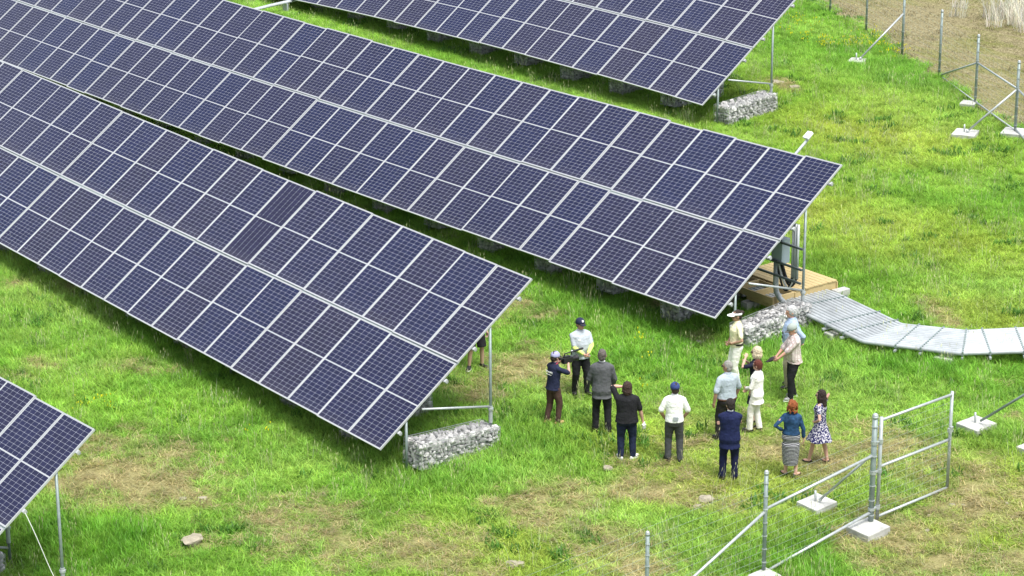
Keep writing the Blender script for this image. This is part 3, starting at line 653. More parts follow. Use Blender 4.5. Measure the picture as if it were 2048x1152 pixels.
class Person:
    def __init__(s, x, y, H, face, label, bulk=1., belly=0., female=False, skn='fair', lh=None, rh=None, lp=(-1, -.6, -.3), rp=(1, -.6, -.3), lf=(-.10, 0), rf=(.10, .02), lfa=.25, rfa=-.25, yaw=0., nod=0., lean=0., shoulders=1., lcurl=.5, rcurl=.5):
        # x, y on the ground; H standing height; face = heading in degrees (0 faces the viewer, 90 the right of the photo, 180 away)
        s.k = H/1.75; s.b = bulk; s.f = female; s.belly = belly; s.face = face
        a = R(face); d = Vector((.8*math.cos(a)+.6*math.sin(a), -.6*math.cos(a)+.8*math.sin(a)))
        s.rz = math.atan2(d.y, d.x)-math.pi/2; s.loc = (x, y, g1(x, y)+.012)
        sw = (.176 if not female else .155)*shoulders*(.5+.5*bulk); s.sw = sw; hw = .088*(.6+.4*bulk)
        s.yaw = R(yaw); s.nod = R(nod); s.lean = R(lean)
        s.LM = Matrix.Rotation(-s.lean, 3, 'X')      # lean forward about the hips
        hipc = Vector((0, 0, .92))
        s.tp = lambda p: hipc+s.LM @ (Vector(p)-hipc)
        s.sh = [s.tp((-sw, -.01, 1.378)), s.tp((sw, -.01, 1.378))]
        hands = [lh or (-sw-.07*bulk-.01, .05, .80), rh or (sw+.07*bulk+.01, .05, .80)]; poles = [lp, rp]; s.arm = []
        for i in (0, 1):
            e, w_ = ik(s.sh[i], hands[i], .285, .255, poles[i]); s.arm.append([s.sh[i], e, w_])
        s.leg = []; s.fa = [lfa, rfa]; s.foot = [Vector((lf[0], lf[1], .085)), Vector((rf[0], rf[1], .085))]
        for i, sx in ((0, -1), (1, 1)):
            hp = Vector((sx*hw, 0, .92)); kn, an = ik(hp, s.foot[i], .43, .42, (sx*.12, 1, 0)); s.leg.append([hp, kn, an])
        s.HM = 1.10*(s.LM @ Matrix.Rotation(s.yaw, 3, 'Z') @ Matrix.Rotation(-s.nod, 3, 'X')); s.hc = s.tp((0, .005, 1.515))   # head pivot at the neck top
        s.curl = [lcurl, rcurl]; s.skn = skn; s.label = label
        s.body()
    def h(s, p): return s.hc+s.HM @ Vector(p)
    def torso(s, infl=0., z0=.80, z1=1.47, flare=0.):
        b, w = s.b, (.93 if s.f else 1.)
        T_ = [(.80, .150, .105, 0, -.005), (.90, .172 if not s.f else .178, .125, 0, -.01), (1.0, .160 if not s.f else .160, .118+.3*s.belly, 0, .25*s.belly), (1.09, .150 if not s.f else .128, .112+.5*s.belly, 0, .5*s.belly), (1.20, .158*w if not s.f else .138, .118+.35*s.belly, 0, .4*s.belly+.005),
              (1.30, .170*w, .124+(.012 if s.f else 0), 0, .01), (1.37, .166*w, .112, 0, .0), (1.415, .138*w, .088, 0, -.010), (1.45, .098*w, .070, 0, -.012), (1.475, .070, .062, 0, -.012)]
        o = []
        for z, rx, ry, cx, cy in T_:
            if z0-1e-6 <= z <= z1+.02: o.append((z, rx*b+infl, ry*(.4+.6*b)+infl, cx, cy))
        if z0 < .80: o.insert(0, (z0, o[0][1]+flare, o[0][2]+flare, 0, o[0][4]))
        elif o[0][0] > z0+.005: o.insert(0, (z0, o[0][1]+flare, o[0][2]+flare, 0, o[0][4]))
        return o
    def traps(s, bm, infl):       # slope from neck to shoulder
        for i in (0, 1): tube(bm, [s.tp((0, -.012, 1.435)), s.sh[i].lerp(s.tp((0, -.012, 1.435)), .45)+Vector((0, 0, .008)), s.sh[i]], [.058+infl, .052+infl, .048+infl], 12, True, True)
    def loft_t(s, bm, secs):
        rings(bm, [[s.tp(p) for p in ering((c[3], c[4], c[0]), c[1], c[2], 22)] for c in secs])
    def hand(s, bm, i):
        e, w_ = s.arm[i][1], s.arm[i][2]; d = (w_-e).normalized(); sx = (-1, 1)[i]
        side = Vector((-sx, .35, 0)); n_ = (side-d*side.dot(d)).normalized(); t = n_.cross(d)*(1 if i == 0 else -1)   # n_: palm normal, t: towards the thumb
        if t.y < 0: t = -t
        M_ = Matrix((t, d, n_)).transposed(); ell(bm, w_+d*.05, (.040, .052, .017), M_, 12, 8)
        cu = s.curl[i]
        for k, (o_, l_) in enumerate(((.029, .070), (.010, .078), (-.010, .072), (-.029, .056))):
            p0 = w_+d*.085+t*o_; a = cu*.9; p1 = p0+(d*math.cos(a)+n_*math.sin(a)+t*(o_*2.2))*l_*.45; a2 = cu*2.0; p2 = p1+(d*math.cos(a2)+n_*math.sin(a2))*l_*.32; a3 = cu*2.7; p3 = p2+(d*math.cos(a3)+n_*math.sin(a3))*l_*.25
            tube(bm, [p0-d*.02, p0, p1, p2, p3], [.0095, .0092, .0085, .0078, .0065], 8, True, True)
        p0 = w_+d*.028+t*.030; p1 = p0+(t*.75+d*.65+n_*.25).normalized()*.038; p2 = p1+(t*.25+d*.9+n_*.45).normalized()*.030
        tube(bm, [p0-t*.015, p0, p1, p2], [.012, .0115, .010, .008], 8, True, True)
    def body(s):
        bm = bmesh.new(); b = s.b
        s.loft_t(bm, s.torso(-.012)); s.traps(bm, 0.)
        tube(bm, [s.tp((0, -.014, 1.44)), s.tp((0, -.008, 1.50)), s.h((0, .01, .02))], [.068, .056 if not s.f else .048, .054 if not s.f else .047], 14)
        ell(bm, s.h((0, .0, .115)), (.074, .093, .100), s.HM, 20, 14)          # skull
        ell(bm, s.h((0, .028, .055)), (.056, .066, .066), s.HM, 16, 10)        # jaw
        ell(bm, s.h((0, .066, .020)), (.026, .024, .020), s.HM, 10, 8)         # chin
        ell(bm, s.h((0, .100, .082)), (.013, .022, .020), s.HM, 10, 8); ell(bm, s.h((0, .092, .105)), (.010, .014, .026), s.HM, 8, 6)   # nose
        ell(bm, s.h((0, .082, .128)), (.050, .014, .010), s.HM, 12, 6)         # brow
        for sx in (-1, 1): ell(bm, s.h((sx*.076, -.006, .095)), (.011, .022, .031), s.HM, 8, 8)
        for i in (0, 1):
            A_ = s.arm[i]; q = .8+.2*b; pts, fr = [A_[0]+Vector((0, 0, .0)), A_[0].lerp(A_[1], .5), A_[1], A_[1].lerp(A_[2], .35), A_[2], A_[2]+(A_[2]-A_[1]).normalized()*.03], [.050, .045, .037, .039, .026, .028]
            tube(bm, pts, [r_*q*(.9 if s.f else 1) for r_ in fr], 12, True, True); s.hand(bm, i)
            G_ = s.leg[i]; q = (.75+.25*b)*.93; tube(bm, [G_[0]+Vector((0, 0, .02)), G_[0].lerp(G_[1], .5), G_[1], G_[1].lerp(G_[2], .33)+Vector((0, -.012, 0)), G_[2], G_[2]-Vector((0, 0, .05))], [.088*q, .074*q, .054*q, .055*q, .037, .036], 14, True, True)
            an = G_[2]; fa = Vector((math.sin(-s.fa[i])*1., math.cos(s.fa[i]), 0)); M_ = Matrix((Vector((fa.y, -fa.x, 0)), fa, Vector((0, 0, 1)))).transposed()
            ell(bm, Vector((an.x, an.y, .040))+fa*.055, (.036, .105, .034), M_, 12, 8); ell(bm, Vector((an.x, an.y, .045))-fa*.02, (.032, .04, .042), M_, 10, 8)
        o = remesh(bm, 'person', .0075, 2, skin(s.skn)); o.location = s.loc; o.rotation_euler = (0, 0, s.rz); o.scale = (s.k,)*3
        tag(o, s.label, 'person', 'people standing on the grass'); s.o = o
        bm = bmesh.new()
        for sx in (-1, 1): ell(bm, s.h((sx*.031, .083, .105)), (.012, .008, .006), s.HM, 8, 6)
        obj('eyes', bm, dark, o, True); bm = bmesh.new(); ell(bm, s.h((0, .0885, .042)), (.022, .006, .005), s.HM, 10, 6); obj('mouth', bm, plain('lips', (.42, .17, .15), .5), o, True)
    def add(s, name, bm, mat, vox=.011, sm=2, noise=None):
        return remesh(bm, name, vox, sm, mat, s.o, noise)
    def raw(s, name, bm, mat, smooth=True): return obj(name, bm, mat, s.o, smooth)
    def sleeve(s, bm, i, f1, r0=.066, r1=.056, f0=0.):
        pts, fr = lerp_path(s.arm[i], f0, f1); q = .8+.2*s.b
        if f0 == 0.: pts[0] = pts[0]+Vector((-(1, -1)[i]*-.0, 0, 0))
        tube(bm, pts, [(r0+(r1-r0)*(f-f0)/(f1-f0))*q*(.9 if s.f else 1) for f in fr], 14, True, f0 == 0.)
    def shirt(s, mat, hem=.88, sl=.42, infl=.016, flare=.010, name='shirt', r0=.068, r1=.062, collar=True, wr=.007):
        bm = bmesh.new(); s.loft_t(bm, s.torso(infl, hem, 1.47, flare))
        for i in (0, 1):
            if sl: s.sleeve(bm, i, sl, r0*.86, r1)
        s.traps(bm, infl*.7)
        o = s.add(name, bm, mat, .0115, 3, (wr, .10))
        if collar:
            bm = bmesh.new(); tube(bm, [s.tp((0, -.012, 1.455)), s.tp((0, -.004, 1.515))], [.078, .066], 16); c_ = obj('collar', bm, mat, None, True); c_.parent = o
        return o
    def trousers(s, mat, top=1.0, end=1., r0=.101, r1=.060, name='trousers', wr=.0065, fr_knee=.079):
        bm = bmesh.new(); T_ = [t for t in s.torso(.013, .80, top)]; s.loft_t(bm, [t for t in T_ if t[0] <= top+.01])
        for i in (0, 1):
            pts, fr = lerp_path([s.leg[i][0], s.leg[i][0].lerp(s.leg[i][1], .5), s.leg[i][1], s.leg[i][2]-Vector((0, 0, .045))], 0, end); q = .75+.25*s.b
            tube(bm, pts, [((r0 if f < .25 else r0+(fr_knee-r0)*(f-.25)/.25) if f < .5 else fr_knee+(r1-fr_knee)*(f-.5)/.5)*(q if f < .6 else 1) for f in fr], 16, True, False)
            ell(bm, s.leg[i][0], (.095*q, .10*q, .10), None, 12, 8)
        return s.add(name, bm, mat, .0115, 3, (wr, .09))
    def shoes(s, mat, l=.135, flat=False, sole=None):
        for i in (0, 1):
            an = s.leg[i][2]; a = s.fa[i]; fa = Vector((-math.sin(a), math.cos(a), 0)); M_ = Matrix((Vector((fa.y, -fa.x, 0)), fa, Vector((0, 0, 1)))).transposed(); c = Vector((an.x, an.y, 0))+fa*.048
            bm = bmesh.new()
            if flat:
                ell(bm, c+Vector((0, 0, .018)), (.042, l-.012, .020), M_, 14, 8); ell(bm, c+fa*.075+Vector((0, 0, .026)), (.040, .055, .028), M_, 12, 8); ell(bm, c-fa*.085+Vector((0, 0, .035)), (.036, .036, .036), M_, 12, 8)
            else:
                ell(bm, c+Vector((0, 0, .036)), (.048, l, .042), M_, 16, 10); ell(bm, c+fa*.06+Vector((0, 0, .038)), (.050, .072, .038), M_, 14, 8); ell(bm, c-fa*.055+Vector((0, 0, .065)), (.043, .055, .055), M_, 12, 8)
            o = s.add('shoe', bm, mat, .009, 2)
            for v in o.data.vertices: v.co.z = max(v.co.z, .004)
            if not flat:
                bm = bmesh.new(); rings(bm, [[Vector((c.x, c.y, z))+M_ @ Vector((.052*math.cos(t), (l+.004)*math.sin(t), 0)) for t in [k*math.pi/8 for k in range(16)]] for z in (-.004, .018)]); q = obj('sole', bm, sole or dark, None); q.parent = o
    def hair(s, mat, kind='short', noise=(.013, .03)):
        bm = bmesh.new()
        if kind in ('short', 'thin'):
            q = .006 if kind == 'thin' else .013
            ell(bm, s.h((0, -.012, .125)), (.074+q, .088+q, .095+q), s.HM, 20, 14); ell(bm, s.h((0, -.045, .075)), (.066+q*.6, .052+q, .070), s.HM, 14, 10)
            M_ = s.HM; o = s.add('hair', bm, mat, .009, 1, (noise[0]*.6, noise[1]))
            inv = M_.inverted()
            for v in o.data.vertices:      # keep the face free
                p = inv @ (v.co-s.hc)
                if p.y > .052 and p.z < .150: v.co = s.hc+M_ @ Vector((p.x*.9, .052+(p.y-.052)*.12, p.z))
            return o
        if kind == 'bun':
            ell(bm, s.h((0, -.012, .125)), (.083, .096, .100), s.HM); ell(bm, s.h((0, -.105, .165)), (.045, .045, .042), s.HM); ell(bm, s.h((0, -.06, .085)), (.068, .045, .06), s.HM)
        if kind == 'bob':
            ell(bm, s.h((0, -.020, .125)), (.098, .106, .108), s.HM); ell(bm, s.h((0, -.050, .045)), (.104, .078, .098), s.HM)
            for sx in (-1, 1): ell(bm, s.h((sx*.078, .012, .055)), (.026, .045, .085), s.HM)
        if kind == 'long':
            ell(bm, s.h((0, -.018, .125)), (.090, .103, .104), s.HM); ell(bm, s.h((0, -.070, .02)), (.092, .055, .13), s.HM); ell(bm, s.h((0, -.085, -.085)), (.088, .045, .11), s.HM)
            for sx in (-1, 1): ell(bm, s.h((sx*.076, .0, .03)), (.028, .048, .12), s.HM)
        if kind == 'mid':
            ell(bm, s.h((0, -.018, .125)), (.092, .104, .104), s.HM); ell(bm, s.h((0, -.055, .035)), (.090, .066, .10), s.HM)
            for sx in (-1, 1): ell(bm, s.h((sx*.076, -.002, .06)), (.024, .042, .08), s.HM)
        if kind == 'curly':
            rg = random.Random(4); ell(bm, s.h((0, -.022, .115)), (.094, .098, .104), s.HM)
            for _ in range(90):
                a = rg.uniform(0, 6.28); z = rg.uniform(-.02, .22); r_ = .095 if z < .15 else .095-(z-.15)*.8
                p = (r_*math.cos(a), -.022+r_*math.sin(a), z)
                if p[1] > .05 and z < .16: continue
                ell(bm, s.h(p), (.022, .022, .022), s.HM, 8, 6)
        o = s.add('hair', bm, mat, .0095, 1, noise); inv = s.HM.inverted()
        for v in o.data.vertices:
            p = inv @ (v.co-s.hc)
            if p.y > .045 and p.z < .155 and abs(p.x) < .07: v.co = s.hc+s.HM @ Vector((p.x, .045+(p.y-.045)*.1, p.z))
        return o
    def cap(s, mat, brim=None, backward=False):
        bm = bmesh.new(); rs = []
        for k in range(9):
            a = k/8*math.pi/2*.985; rs.append([s.h((( .092*math.cos(a))*math.cos(t), -.006+.108*math.cos(a)*math.sin(t), .135+.098*math.sin(a))) for t in [q*math.pi/10 for q in range(20)]])
        rs.insert(0, [s.h((.090*math.cos(t), -.006+.106*math.sin(t), .112)) for t in [q*math.pi/10 for q in range(20)]])
        rings(bm, rs); o = s.raw('cap', bm, mat)
        bm = bmesh.new(); top = []; bot = []
        sg = -1 if backward else 1
        for lst, dz in ((top, .004), (bot, -.004)):
            for t in np.linspace(-.75, .75, 9): lst.append((.088*math.sin(t)*1.05, sg*(.100*math.cos(t)), .118+dz-.25*(abs(math.sin(t))**2)*.03))
            for t in np.linspace(.75, -.75, 9): lst.append((.080*math.sin(t)*1.1, sg*(.102*math.cos(t)+.068*max(0, math.cos(t*1.9))**.6), .110+dz-.012))
        rings(bm, [[s.h(p) for p in bot], [s.h(p) for p in top]]); b_ = obj('brim', bm, brim or mat, None); b_.parent = o
        bm = bmesh.new(); ell(bm, s.h((0, -.006, .234)), (.010, .010, .006), s.HM, 8, 6); q = obj('button', bm, mat, None); q.parent = o
        return o
    def glasses(s, up=False):
        bm = bmesh.new(); dy, dz = (.0, 0) if not up else (-.06, .075)
        for sx in (-1, 1):
            ell(bm, s.h((sx*.033, .094+dy, .104+dz)), (.029, .012, .019), s.HM, 12, 8); tube(bm, [s.h((sx*.060, .085+dy, .110+dz)), s.h((sx*.080, .0+dy, .108+dz))], .0045, 6)
        tube(bm, [s.h((-.02, .104+dy, .110+dz)), s.h((.02, .104+dy, .110+dz))], .004, 6); s.raw('sunglasses', bm, dark)
    def belt(s, z=1.0, mat=None, infl=.016):
        bm = bmesh.new(); T_ = s.torso(infl, .80, 1.2); 
        a = [t for t in T_ if t[0] <= z+.001][-1]; rings(bm, [[s.tp(p) for p in ering((0, a[4], z+dz), a[1]+.002, a[2]+.002, 22)] for dz in (-.018, .018)]); s.raw('belt', bm, mat or plain('leather', (.03, .022, .018), .5))
    def patch(s, name, c, sz, mat, rot=0.):
        bm = bmesh.new(); box(bm, s.tp(c), sz, s.LM @ Matrix.Rotation(rot, 3, 'Z'), .003); return s.raw(name, bm, mat, False)

white_cloth = fabric('white', (.84, .84, .82), .04); black_cloth = fabric('black', (.016, .016, .019), .3); navy = fabric('navy', (.016, .020, .055), .25)
def mk_stripes(name, fn):
    k = N(name); o = k.obj(); sep = k.n('ShaderNodeSeparateXYZ'); k.set(sep.inputs[0], o); k.p(Base_Color=fn(k, sep.outputs), Roughness=.9, Specular_IOR_Level=.2); k.bump(k.noise(20, 5, .7, o), .4, .02); return k.m
skirt_m = mk_stripes('striped skirt', lambda k, s: k.mix(k.math('GREATER_THAN', k.math('FRACT', k.math('ADD', k.math('MULTIPLY', s[2], 31.), k.math('MULTIPLY', k.noise(3, 2, .5, k.obj()), 1.6))), .66), c4(.014, .014, .020), c4(.50, .50, .52)))
plaid_m = mk_stripes('plaid shirt', lambda k, s: k.mix(k.math('MULTIPLY', k.math('MAXIMUM', k.math('GREATER_THAN', k.math('FRACT', k.math('MULTIPLY', s[1], 15.)), .72), k.math('MAXIMUM', k.math('GREATER_THAN', k.math('FRACT', k.math('MULTIPLY', s[0], 15.)), .72), k.math('GREATER_THAN', k.math('FRACT', k.math('MULTIPLY', s[2], 11.)), .86))), .7), c4(.62, .55, .52), c4(.36, .26, .25)))
def dress_fn(k, s):
    v = k.n('ShaderNodeTexVoronoi', Scale=26., feature='DISTANCE_TO_EDGE'); k.set(v.inputs['Vector'], k.obj()); nz = k.noise(34, 2, .5, k.obj())
    return k.mix(k.math('GREATER_THAN', nz, .53), c4(.020, .020, .095), c4(.56, .54, .60))
dress_m = mk_stripes('floral dress', dress_fn)
denim = fabric('denim', (.022, .060, .135), .5); jean = fabric('dark jeans', (.014, .020, .048), .4)
leather_b = plain('black shoe', (.015, .014, .014), .4, 0, .1, 20); tan_shoe = plain('tan boot', (.42, .26, .12), .7, 0, .2, 20); white_shoe = plain('white shoe', (.80, .80, .78), .5, 0, .05, 20); grey_shoe = plain('grey trainer', (.22, .22, .22), .7, 0, .6, 40)

# presenter
p = Person(-.62, 5.38, 1.63, 22, 'man in navy cap and sunglasses with neon yellow sleeves, talking to the group', 1.22, .05, skn='red', lh=(-.06, .30, 1.02), rh=(.02, .27, 1.00), lp=(-1, -.5, -.2), rp=(1, -.5, -.3), lf=(-.12, .10), rf=(.13, -.03), yaw=10, nod=-2)
p.shirt(fabric('heather grey polo', (.42, .46, .50), .07), .84, .42, .02, .02); neon = fabric('neon yellow', (.72, .88, .22), .05)
for i in (0, 1):
    bm = bmesh.new(); p.sleeve(bm, i, .97, .058, .036, .38); p.add('arm_sleeve', bm, neon, .0095, 2)
p.trousers(black_cloth, .98); p.shoes(leather_b); p.hair(hair_mat('brown', (.07, .045, .03)), 'thin'); c_ = p.cap(plain('navy cap', (.012, .016, .045), .8, 0, .2, 20)); p.glasses()
bm = bmesh.new(); box(bm, p.h((0, .090, .178)), (.038, .012, .044), p.HM @ Matrix.Rotation(.5, 3, 'X'), .005); q = obj('cap_badge', bm, white_cloth, None); q.parent = c_
p.patch('chest_badge', (.085, .158, 1.30), (.055, .012, .032), white_cloth, -.35)
# camera operator
p = Person(.20, 4.04, 1.52, 128, 'camera operator in navy shirt and pale cap filming with a video camera', 1.0, 0, skn='pink', lh=(-.08, .40, 1.50), rh=(.085, .38, 1.40), lp=(-1, 0, -.9), rp=(1, 0, -1), lf=(-.13, -.10), rf=(.10, .06), yaw=0, nod=4, lean=4, lcurl=.8, rcurl=.8)
p.shirt(fabric('dark navy shirt', (.018, .022, .052), .25), .86, .45, .02, .015); p.trousers(fabric('brown trousers', (.085, .048, .040), .25), .96); p.shoes(tan_shoe); p.hair(hair_mat('dark brown', (.035, .022, .016)), 'short')
p.cap(plain('lavender cap', (.33, .33, .52), .8, 0, .1, 20), plain('dark cap brim', (.015, .015, .03), .8))
bm = bmesh.new(); tube(bm, [p.tp((.078*math.cos(t), -.012+.072*math.sin(t), 1.475+.02*math.sin(t))) for t in np.linspace(.3, 2*math.pi+.3, 16)], .010, 6); p.raw('lanyard', bm, plain('red strap', (.55, .03, .07), .7))
rg = random.Random(2)
bm = bmesh.new()
for x0, w_ in ((-.105, .018), (-.075, .030), (-.02, .036), (.025, .022), (.06, .030), (.10, .014)): box(bm, p.tp((x0, -.143, 1.285+rg.uniform(-.004, .004))), (w_*.8, .012, .036 if w_ > .02 else .048), None, .004)
for x0 in (-.09, -.065, -.04, -.01, .015, .04, .07): box(bm, p.tp((x0, -.145, 1.225)), (.017, .010, .016), None, .003)
p.raw('back_lettering', bm, white_cloth, False)
V0 = p
def video_camera():
    T_ = Matrix.LocRotScale(Vector(V0.loc), Euler((0, 0, V0.rz)), Vector((V0.k,)*3)); c0 = T_ @ Vector((.02, .40, 1.48))
    vc = empty('video_camera', c0, 'black video camera with microphone held up by the camera operator', 'camera', None, V0.rz)
    bm = bmesh.new(); box(bm, (0, 0, 0), (.10, .24, .12), None, .012); box(bm, (0, -.02, .075), (.06, .16, .03), None, .008); obj('body', bm, dark, vc)
    bm = bmesh.new(); tube(bm, [(0, .11, 0), (0, .20, 0)], [.048, .048], 14); tube(bm, [(0, .19, 0), (0, .26, 0)], [.052, .066], 14); obj('lens', bm, dark, vc)
    bm = bmesh.new(); tube(bm, [(0, -.08, .09), (0, -.06, .145), (0, .10, .150), (0, .12, .09)], .014, 8); obj('handle', bm, dark, vc)
    bm = bmesh.new(); tube(bm, [(.04, .06, .165), (.04, .16, .170)], .012, 8); tube(bm, [(.04, .15, .170), (.04, .36, .178)], .024, 10, True, True); obj('microphone', bm, dark, vc)
    bm = bmesh.new(); box(bm, (.0, .12, .165), (.03, .04, .03), None, .004); obj('mount', bm, plain('light grip', (.6, .6, .6), .5), vc)
    bm = bmesh.new(); tube(bm, [(0, -.10, .05), (0, -.20, .06)], [.022, .028], 10); obj('viewfinder', bm, dark, vc)
    bm = bmesh.new(); box(bm, (-.085, .02, .03), (.012, .10, .07), None, .004); obj('screen', bm, dark, vc)
video_camera()
# grey suit jacket
def jacket(p, mat, hem=.72, infl=.026, flare=.02, name='jacket', collar=None, sl=.98):
    o = p.shirt(mat, hem, sl, infl, flare, name, .076, .052, False, .007)
    bm = bmesh.new(); tube(bm, [p.tp((0, -.016, 1.45)), p.tp((0, -.010, 1.505))], [.085, .068], 16); c = obj('lapel_collar', bm, mat, None, True); c.parent = o
    if collar:
        bm = bmesh.new(); tube(bm, [p.tp((0, -.006, 1.49)), p.tp((0, -.002, 1.525))], [.066, .060], 16); c = obj('shirt_collar', bm, collar, None, True); c.parent = o
    return o
p = Person(1.21, 4.48, 1.735, 178, 'tall man in a grey suit jacket and black trousers, back turned', 1.02, .01, skn='tan', lh=(-.17, .20, .93), rh=(.19, .17, .90), lp=(-1, -.8, 0), rp=(1, -.8, 0), lf=(-.12, .04), rf=(.13, -.02), yaw=-6, lfa=.3, rfa=-.3)
jacket(p, fabric('grey wool', (.095, .098, .105), .10), .74, .03, .025, collar=white_cloth); p.trousers(black_cloth, .96, r1=.066); p.shoes(leather_b); p.hair(hair_mat('grey brown', (.13, .11, .10)), 'thin')
# black T-shirt
p = Person(2.55, 4.02, 1.585, 180, 'heavy person in black T-shirt, dark jeans and white shoes, hand raised to forehead', 1.32, .04, skn='pink', lh=(-.055, .11, 1.60), rh=(.34, .06, .86), lp=(-1, .1, .15), rp=(1, -.6, 0), lf=(-.12, .0), rf=(.14, .02), lfa=.35, rfa=-.75, yaw=6)
p.shirt(black_cloth, .86, .45, .02, .012, collar=False); p.trousers(jean, .96, r0=.104, r1=.066); p.shoes(white_shoe, sole=white_cloth); p.hair(hair_mat('dark auburn', (.050, .028, .022)), 'mid'); p.glasses(up=True)
T_ = Matrix.LocRotScale(Vector(p.loc), Euler((0, 0, p.rz)), Vector((p.k,)*3)); bm = bmesh.new(); box(bm, (0, 0, 0), (.018, .09, .12), Euler((.5, .2, .3)).to_matrix(), .004); box(bm, (.012, .01, -.03), (.014, .07, .10), Euler((.2, .3, .1)).to_matrix(), .004)
o = obj('folded_paper', bm, white_cloth); o.location = T_ @ (p.arm[1][2]+(p.arm[1][2]-p.arm[1][1]).normalized()*.13); tag(o, 'folded white paper in the hand of the person in black T-shirt', 'paper')
# white shirt
p = Person(3.27, 4.61, 1.595, 180, 'man in white short sleeved shirt, navy cap and grey trousers, back turned', 1.06, .02, skn='tan', lh=(-.20, .13, .92), rh=(.20, .13, .92), lp=(-1, -.7, 0), rp=(1, -.7, 0), lf=(-.12, .02), rf=(.13, -.03), yaw=12, lfa=.3, rfa=-.35)
p.shirt(white_cloth, .90, .46, .022, .012); p.trousers(fabric('grey trousers', (.060, .063, .067), .12), .98, r1=.066); p.shoes(leather_b); p.hair(hair_mat('dark brown', (.035, .022, .016)), 'short'); p.cap(plain('blue cap', (.025, .045, .16), .8, 0, .15, 20)); p.patch('back_patch', (.02, -.168, 1.00), (.115, .014, .085), fabric('grey patch', (.33, .36, .38)))
# visor
p = Person(1.37, 7.90, 1.62, -82, 'woman in white visor, pale yellow polo and white trousers, hand on hip', .98, .02, True, skn='tan', lh=(-.13, .12, 1.03), rh=(.18, .14, .98), lp=(-1, -.9, .0), rp=(1, -.5, 0), lf=(-.09, -.03), rf=(.09, .05), nod=2)
p.shirt(fabric('pale yellow', (.80, .75, .50), .04), .93, .36, .018, .008); p.trousers(fabric('cream', (.84, .82, .76), .04), 1.0, r1=.062); p.belt(.995); p.shoes(leather_b); p.hair(hair_mat('dark brown', (.035, .022, .016)), 'bun'); p.glasses()
bm = bmesh.new(); rings(bm, [[p.h((.090*math.cos(t), -.006+.106*math.sin(t), z)) for t in [q*math.pi/10 for q in range(20)]] for z in (.128, .168)]); vz = p.raw('visor', bm, white_cloth)
bm = bmesh.new(); top, bot = [], []
for lst, dz in ((top, .005), (bot, -.005)):
    for t in np.linspace(-1.0, 1.0, 11): lst.append((.094*math.sin(t), .100*math.cos(t), .140+dz))
    for t in np.linspace(1.0, -1.0, 11): lst.append((.112*math.sin(t), .104*math.cos(t)+.095*max(0, math.cos(t*1.45))**.6, .125+dz))
rings(bm, [[p.h(q) for q in bot], [p.h(q) for q in top]]); q = obj('brim', bm, white_cloth, None); q.parent = vz
# light blue shirt
p = Person(2.24, 8.61, 1.75, -84, 'grey haired man in light blue long sleeved shirt and khaki trousers behind striped shirt man', 1.15, .05, skn='red', lh=(-.10, -.19, .98), rh=(.08, -.22, .98), lp=(-1, -.6, 0), rp=(1, -.6, 0), nod=8, lf=(-.1, .06), rf=(.1, -.04))
p.shirt(fabric('light blue', (.35, .44, .60), .05), .97, .95, .02, .012, r1=.046); p.trousers(fabric('khaki', (.33, .29, .21), .06), 1.0, r1=.064); p.belt(.985, None, .022); p.shoes(leather_b); p.hair(hair_mat('grey', (.50, .50, .50)), 'short')
bm = bmesh.new(); box(bm, p.tp((-.10, .205, 1.22)), (.05, .02, .05), None, .006); box(bm, p.tp((-.10, .215, 1.13)), (.045, .02, .06), None, .006); p.raw('hanging_glasses', bm, dark, False)
# striped shirt
p = Person(2.71, 8.26, 1.60, -76, 'older man in pale striped short sleeved shirt, grey cap and black trousers', 1.08, .05, skn='red', lh=(-.10, .42, 1.00), rh=(.10, .40, .96), lp=(-1, -.8, -.5), rp=(1, -.8, -.5), nod=14, lean=3, lf=(-.11, .10), rf=(.11, -.06))
p.shirt(plaid_m, .86, .55, .024, .02, r1=.068); p.trousers(black_cloth, .96, r1=.064); p.shoes(grey_shoe, sole=white_cloth); p.hair(hair_mat('grey', (.50, .50, .50)), 'thin'); p.cap(plain('grey green cap', (.30, .34, .31), .8, 0, .1, 20), plain('dark brim', (.10, .11, .11), .8))
T_ = Matrix.LocRotScale(Vector(p.loc), Euler((0, 0, p.rz)), Vector((p.k,)*3)); bm = bmesh.new(); ell(bm, (0, 0, 0), (.06, .10, .035), Euler((-.5, 0, 0)).to_matrix(), 14, 8); ell(bm, (0, .06, -.03), (.05, .07, .012), Euler((-.3, 0, 0)).to_matrix(), 12, 6)
o = obj('held_cap', bm, plain('dark felt', (.02, .016, .018), .8), None, True); o.location = T_ @ Vector((0, .53, .965)); o.rotation_euler = (0, 0, p.rz); tag(o, 'dark cap held in front by the man in the striped shirt', 'cap')
# blond woman in black
p = Person(2.98, 6.97, 1.55, -112, 'blond woman in black dress with hand raised to her face, behind the white suit', 1.0, 0, True, lh=(-.10, .22, 1.50), rh=(.02, .24, 1.38), lp=(-1, .3, -.8), rp=(1, .2, -.8))
bm = bmesh.new(); p.loft_t(bm, [(.42, .215, .19, 0, 0)]+p.torso(.018, .80, 1.47)); [ell(bm, p.sh[i], (.065, .062, .055)) for i in (0, 1)]; [p.sleeve(bm, i, .42, .062, .055) for i in (0, 1)]; p.add('dress', bm, fabric('blue black', (.012, .013, .028), .3), .0115, 3, (.007, .1)); p.shoes(leather_b, flat=True); p.hair(hair_mat('blond', (.62, .52, .36)), 'bob'); p.glasses()
